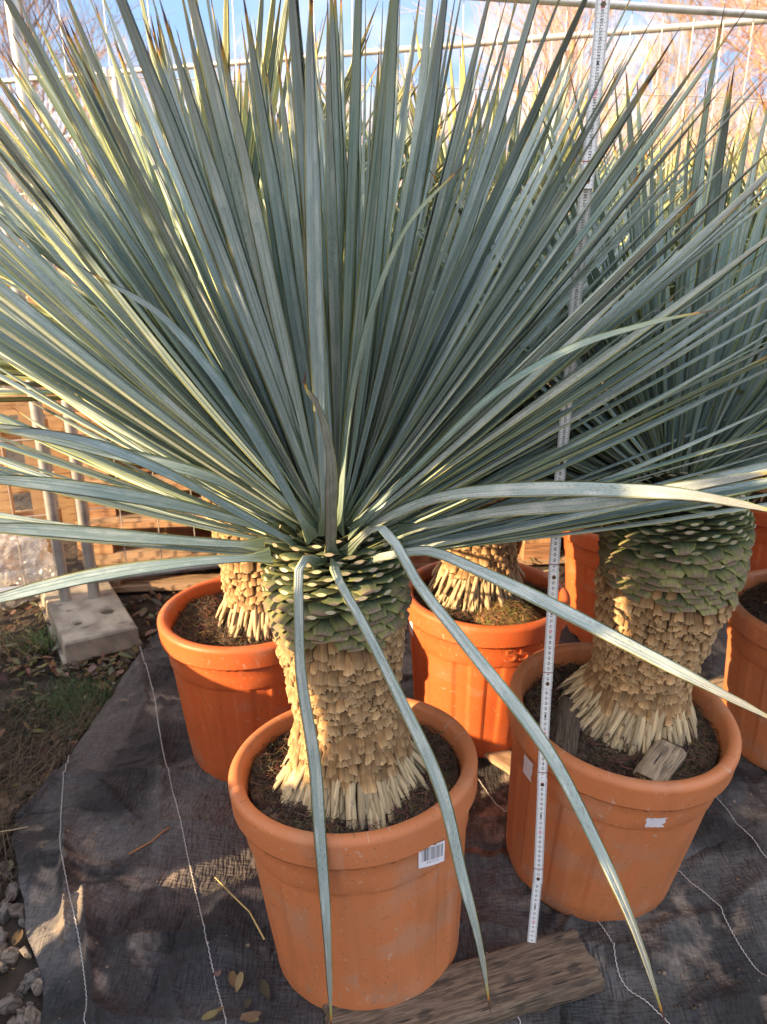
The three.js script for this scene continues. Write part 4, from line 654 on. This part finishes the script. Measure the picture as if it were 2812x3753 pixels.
{
  const r = rng(91), pos = [], idx = [], col = [];
  const blade = (x, z, L, lean, a, w, c) => { const k = pos.length / 3, y0 = hSoil(x, z); for (let i = 0; i <= 4; i++) { const s = i / 4, d = lean * L * s * s, y = y0 + L * s * (1 - 0.5 * lean * s), ww = w * (1 - s * 0.95); for (const j of [-1, 1]) { pos.push(x + Math.cos(a) * d - Math.sin(a) * ww * j, y, z + Math.sin(a) * d + Math.cos(a) * ww * j); col.push(...c.map(v => v * (0.6 + 0.6 * s))); } } for (let i = 0; i < 4; i++) { const q = k + i * 2; idx.push(q, q + 1, q + 2, q + 1, q + 3, q + 2); } };
  const tuft = (cx, cz, rx, n, L, c, l0) => { for (let k = 0; k < n; k++) { const a = r() * 6.283, q = Math.sqrt(r()) * rx; blade(cx + Math.cos(a) * q, cz + Math.sin(a) * q, L * (0.5 + 0.7 * r()), l0 + r() * 0.7, r() * 6.283, 0.0011 + r() * 0.0009, c.map(v => v * (0.6 + 0.8 * r()))); } };
  tuft(-0.93, -2.02, 0.09, 480, 0.095, [0.075, 0.12, 0.04], 0.1); tuft(-1.03, -1.97, 0.11, 220, 0.08, [0.07, 0.11, 0.04], 0.2); tuft(-0.90, -1.93, 0.07, 260, 0.08, [0.10, 0.10, 0.05], 0.4);
  tuft(-1.18, -2.36, 0.06, 160, 0.10, [0.13, 0.17, 0.04], 0.3); tuft(-1.3, -2.25, 0.14, 130, 0.13, [0.30, 0.23, 0.11], 0.2); tuft(-1.1, -2.15, 0.2, 150, 0.06, [0.10, 0.13, 0.05], 0.3);
  tag(mesh('grass', geom(pos, idx, null, col), vcol(0.8), scene), 'short green grass tufts in front of the concrete block', 'grass', null, 'stuff'); pos.length = idx.length = col.length = 0;
  for (let k = 0; k < 1600; k++) { const z = -2.05 + r() * 0.75, x = fabLeft(z) - 0.015 - Math.pow(r(), 1.4) * 0.45; blade(x, z, 0.05 + r() * 0.12, 1.1 + r() * 0.6, r() < 0.6 ? 1.2 + r() : r() * 6.283, 0.0009 + r() * 0.0006, mixc([0.05, 0.034, 0.022], [0.20, 0.135, 0.08], r())); }
  tag(mesh('dead_grass', geom(pos, idx, null, col), vcol(0.9), scene), 'matted dead brown grass beside the edge of the dark cloth', 'dead grass', null, 'stuff');
}

// ---------------------------------------------------------------- bare trees and shrubs behind the fences
const barkMat = vcol(0.95);
function bareTree(name, label, x, z, h, seed, o = {}) {
  const r = rng(seed), t = thing(name, label, o.cat ?? 'tree', [x, -0.05, z], o.group), trunk = new Rods(), crown = new Rods(), cA = o.bark ?? [0.16, 0.105, 0.075], cB = o.twig ?? [0.27, 0.14, 0.085];
  const grow = (p, d, L, rad, lev) => {
    const n = lev === 0 ? 9 : 4, pts = [p.clone()]; let q = p.clone(), dd = d.clone();
    for (let i = 0; i < n; i++) { dd.add(V(r() - 0.5, (r() - 0.5) * 0.5 + (lev ? o.up ?? 0.07 : 0.06), r() - 0.5).multiplyScalar(lev ? 0.28 : 0.10)).normalize(); q = q.clone().addScaledVector(dd, L / n); pts.push(q); }
    (lev === 0 ? trunk : crown).path(pts, rad, rad * (lev === 0 ? 0.3 : 0.45), lev === 0 ? 8 : lev === 1 ? 5 : 3, lev < 2 ? cA : cB);
    if (lev >= (o.levels ?? 4)) return;
    const kids = lev === 0 ? o.k0 ?? 22 : lev === 1 ? 8 : lev === 2 ? 6 : 4;
    for (let k = 0; k < kids; k++) { const s = lev === 0 ? lerp(o.clear ?? 0.25, 0.98, (k + r()) / kids) : lerp(0.2, 1, r()), f = s * n, i = Math.min(n - 1, Math.floor(f)), b = pts[i].clone().lerp(pts[i + 1], f - i), a = r() * 6.283, sp = (o.spread ?? 0.8) * (0.6 + 0.6 * r()), T = pts[i + 1].clone().sub(pts[i]).normalize(); let sd = V(Math.cos(a), 0.1, Math.sin(a)); sd.addScaledVector(T, -sd.dot(T)).normalize(); grow(b, T.multiplyScalar(Math.cos(sp)).addScaledVector(sd, Math.sin(sp)).normalize(), L * (lev === 0 ? 0.42 * (1.15 - 0.7 * s) : 0.5) * (0.7 + 0.6 * r()), Math.max(rad * (lev === 0 ? 0.33 * (1.2 - s) + 0.05 : 0.45), 0.0022), lev + 1); }
  };
  grow(V(0, 0, 0), V(0, 1, 0), h, h * 0.011 + 0.01, 0);
  mesh('trunk', trunk.build(), barkMat, t); mesh('crown', crown.build(), barkMat, t); return t;
}
bareTree('bare_tree', 'dark bare tree at the upper left corner behind the fence', -5.6, -13.5, 5.6, 3, { bark: [0.22, 0.15, 0.115], twig: [0.32, 0.22, 0.18], k0: 22, clear: 0.3, spread: 0.6 });
bareTree('bare_tree', 'slim bare tree with reddish twigs left of the top of the measuring stick', 2.75, -13.5, 6.0, 5, { bark: [0.50, 0.36, 0.29], twig: [0.62, 0.44, 0.33], spread: 0.6 });
bareTree('bare_tree', 'broad bare willow with pale orange twigs right of the measuring stick', 5.2, -14.5, 5.2, 8, { bark: [0.50, 0.37, 0.22], twig: [0.64, 0.45, 0.26], spread: 0.7, clear: 0.06, k0: 20, up: 0.16 });
bareTree('birch_tree', 'pale bare birch near the upper right corner', 6.3, -13.0, 7.5, 12, { bark: [0.62, 0.47, 0.36], twig: [0.62, 0.36, 0.25], k0: 18 });
bareTree('birch_tree', 'reddish bare birch at the right edge of the sky', 7.7, -14.0, 7.2, 15, { bark: [0.62, 0.46, 0.34], twig: [0.66, 0.34, 0.21], k0: 22 });
{
  const so = { cat: 'shrub', group: 'bare shrubs behind the fences', spread: 0.5, clear: 0.02, k0: 18, levels: 3, up: 0.2, bark: [0.54, 0.41, 0.30], twig: [0.66, 0.49, 0.37] };
  const L = 'leafless pinkish-brown shrub in the thicket behind the rear fence', protos = [1, 2, 3].map(s => bareTree('bare_shrub', L, 0, -10, 3.0, s * 17, so)); const r = rng(8); let n = 0;
  for (let k = 0; k < 54; k++) { const z = -9 - (k % 3) * 2.6 - r() * 1.2, x = (k / 53 - 0.5) * 19 * (-z / 11) + (r() - 0.5) * 0.7; const p = n < 3 ? protos[n] : protos[n % 3].clone(); if (n >= 3) { p.name = numbered('bare_shrub'); scene.add(p); } n++; const s = 0.75 + 0.4 * r(); p.position.set(x, -0.1, z); p.scale.set(s * 1.1, s, s * 1.1); p.rotation.y = r() * 6.28; }
}
renderer.render(scene, camera);
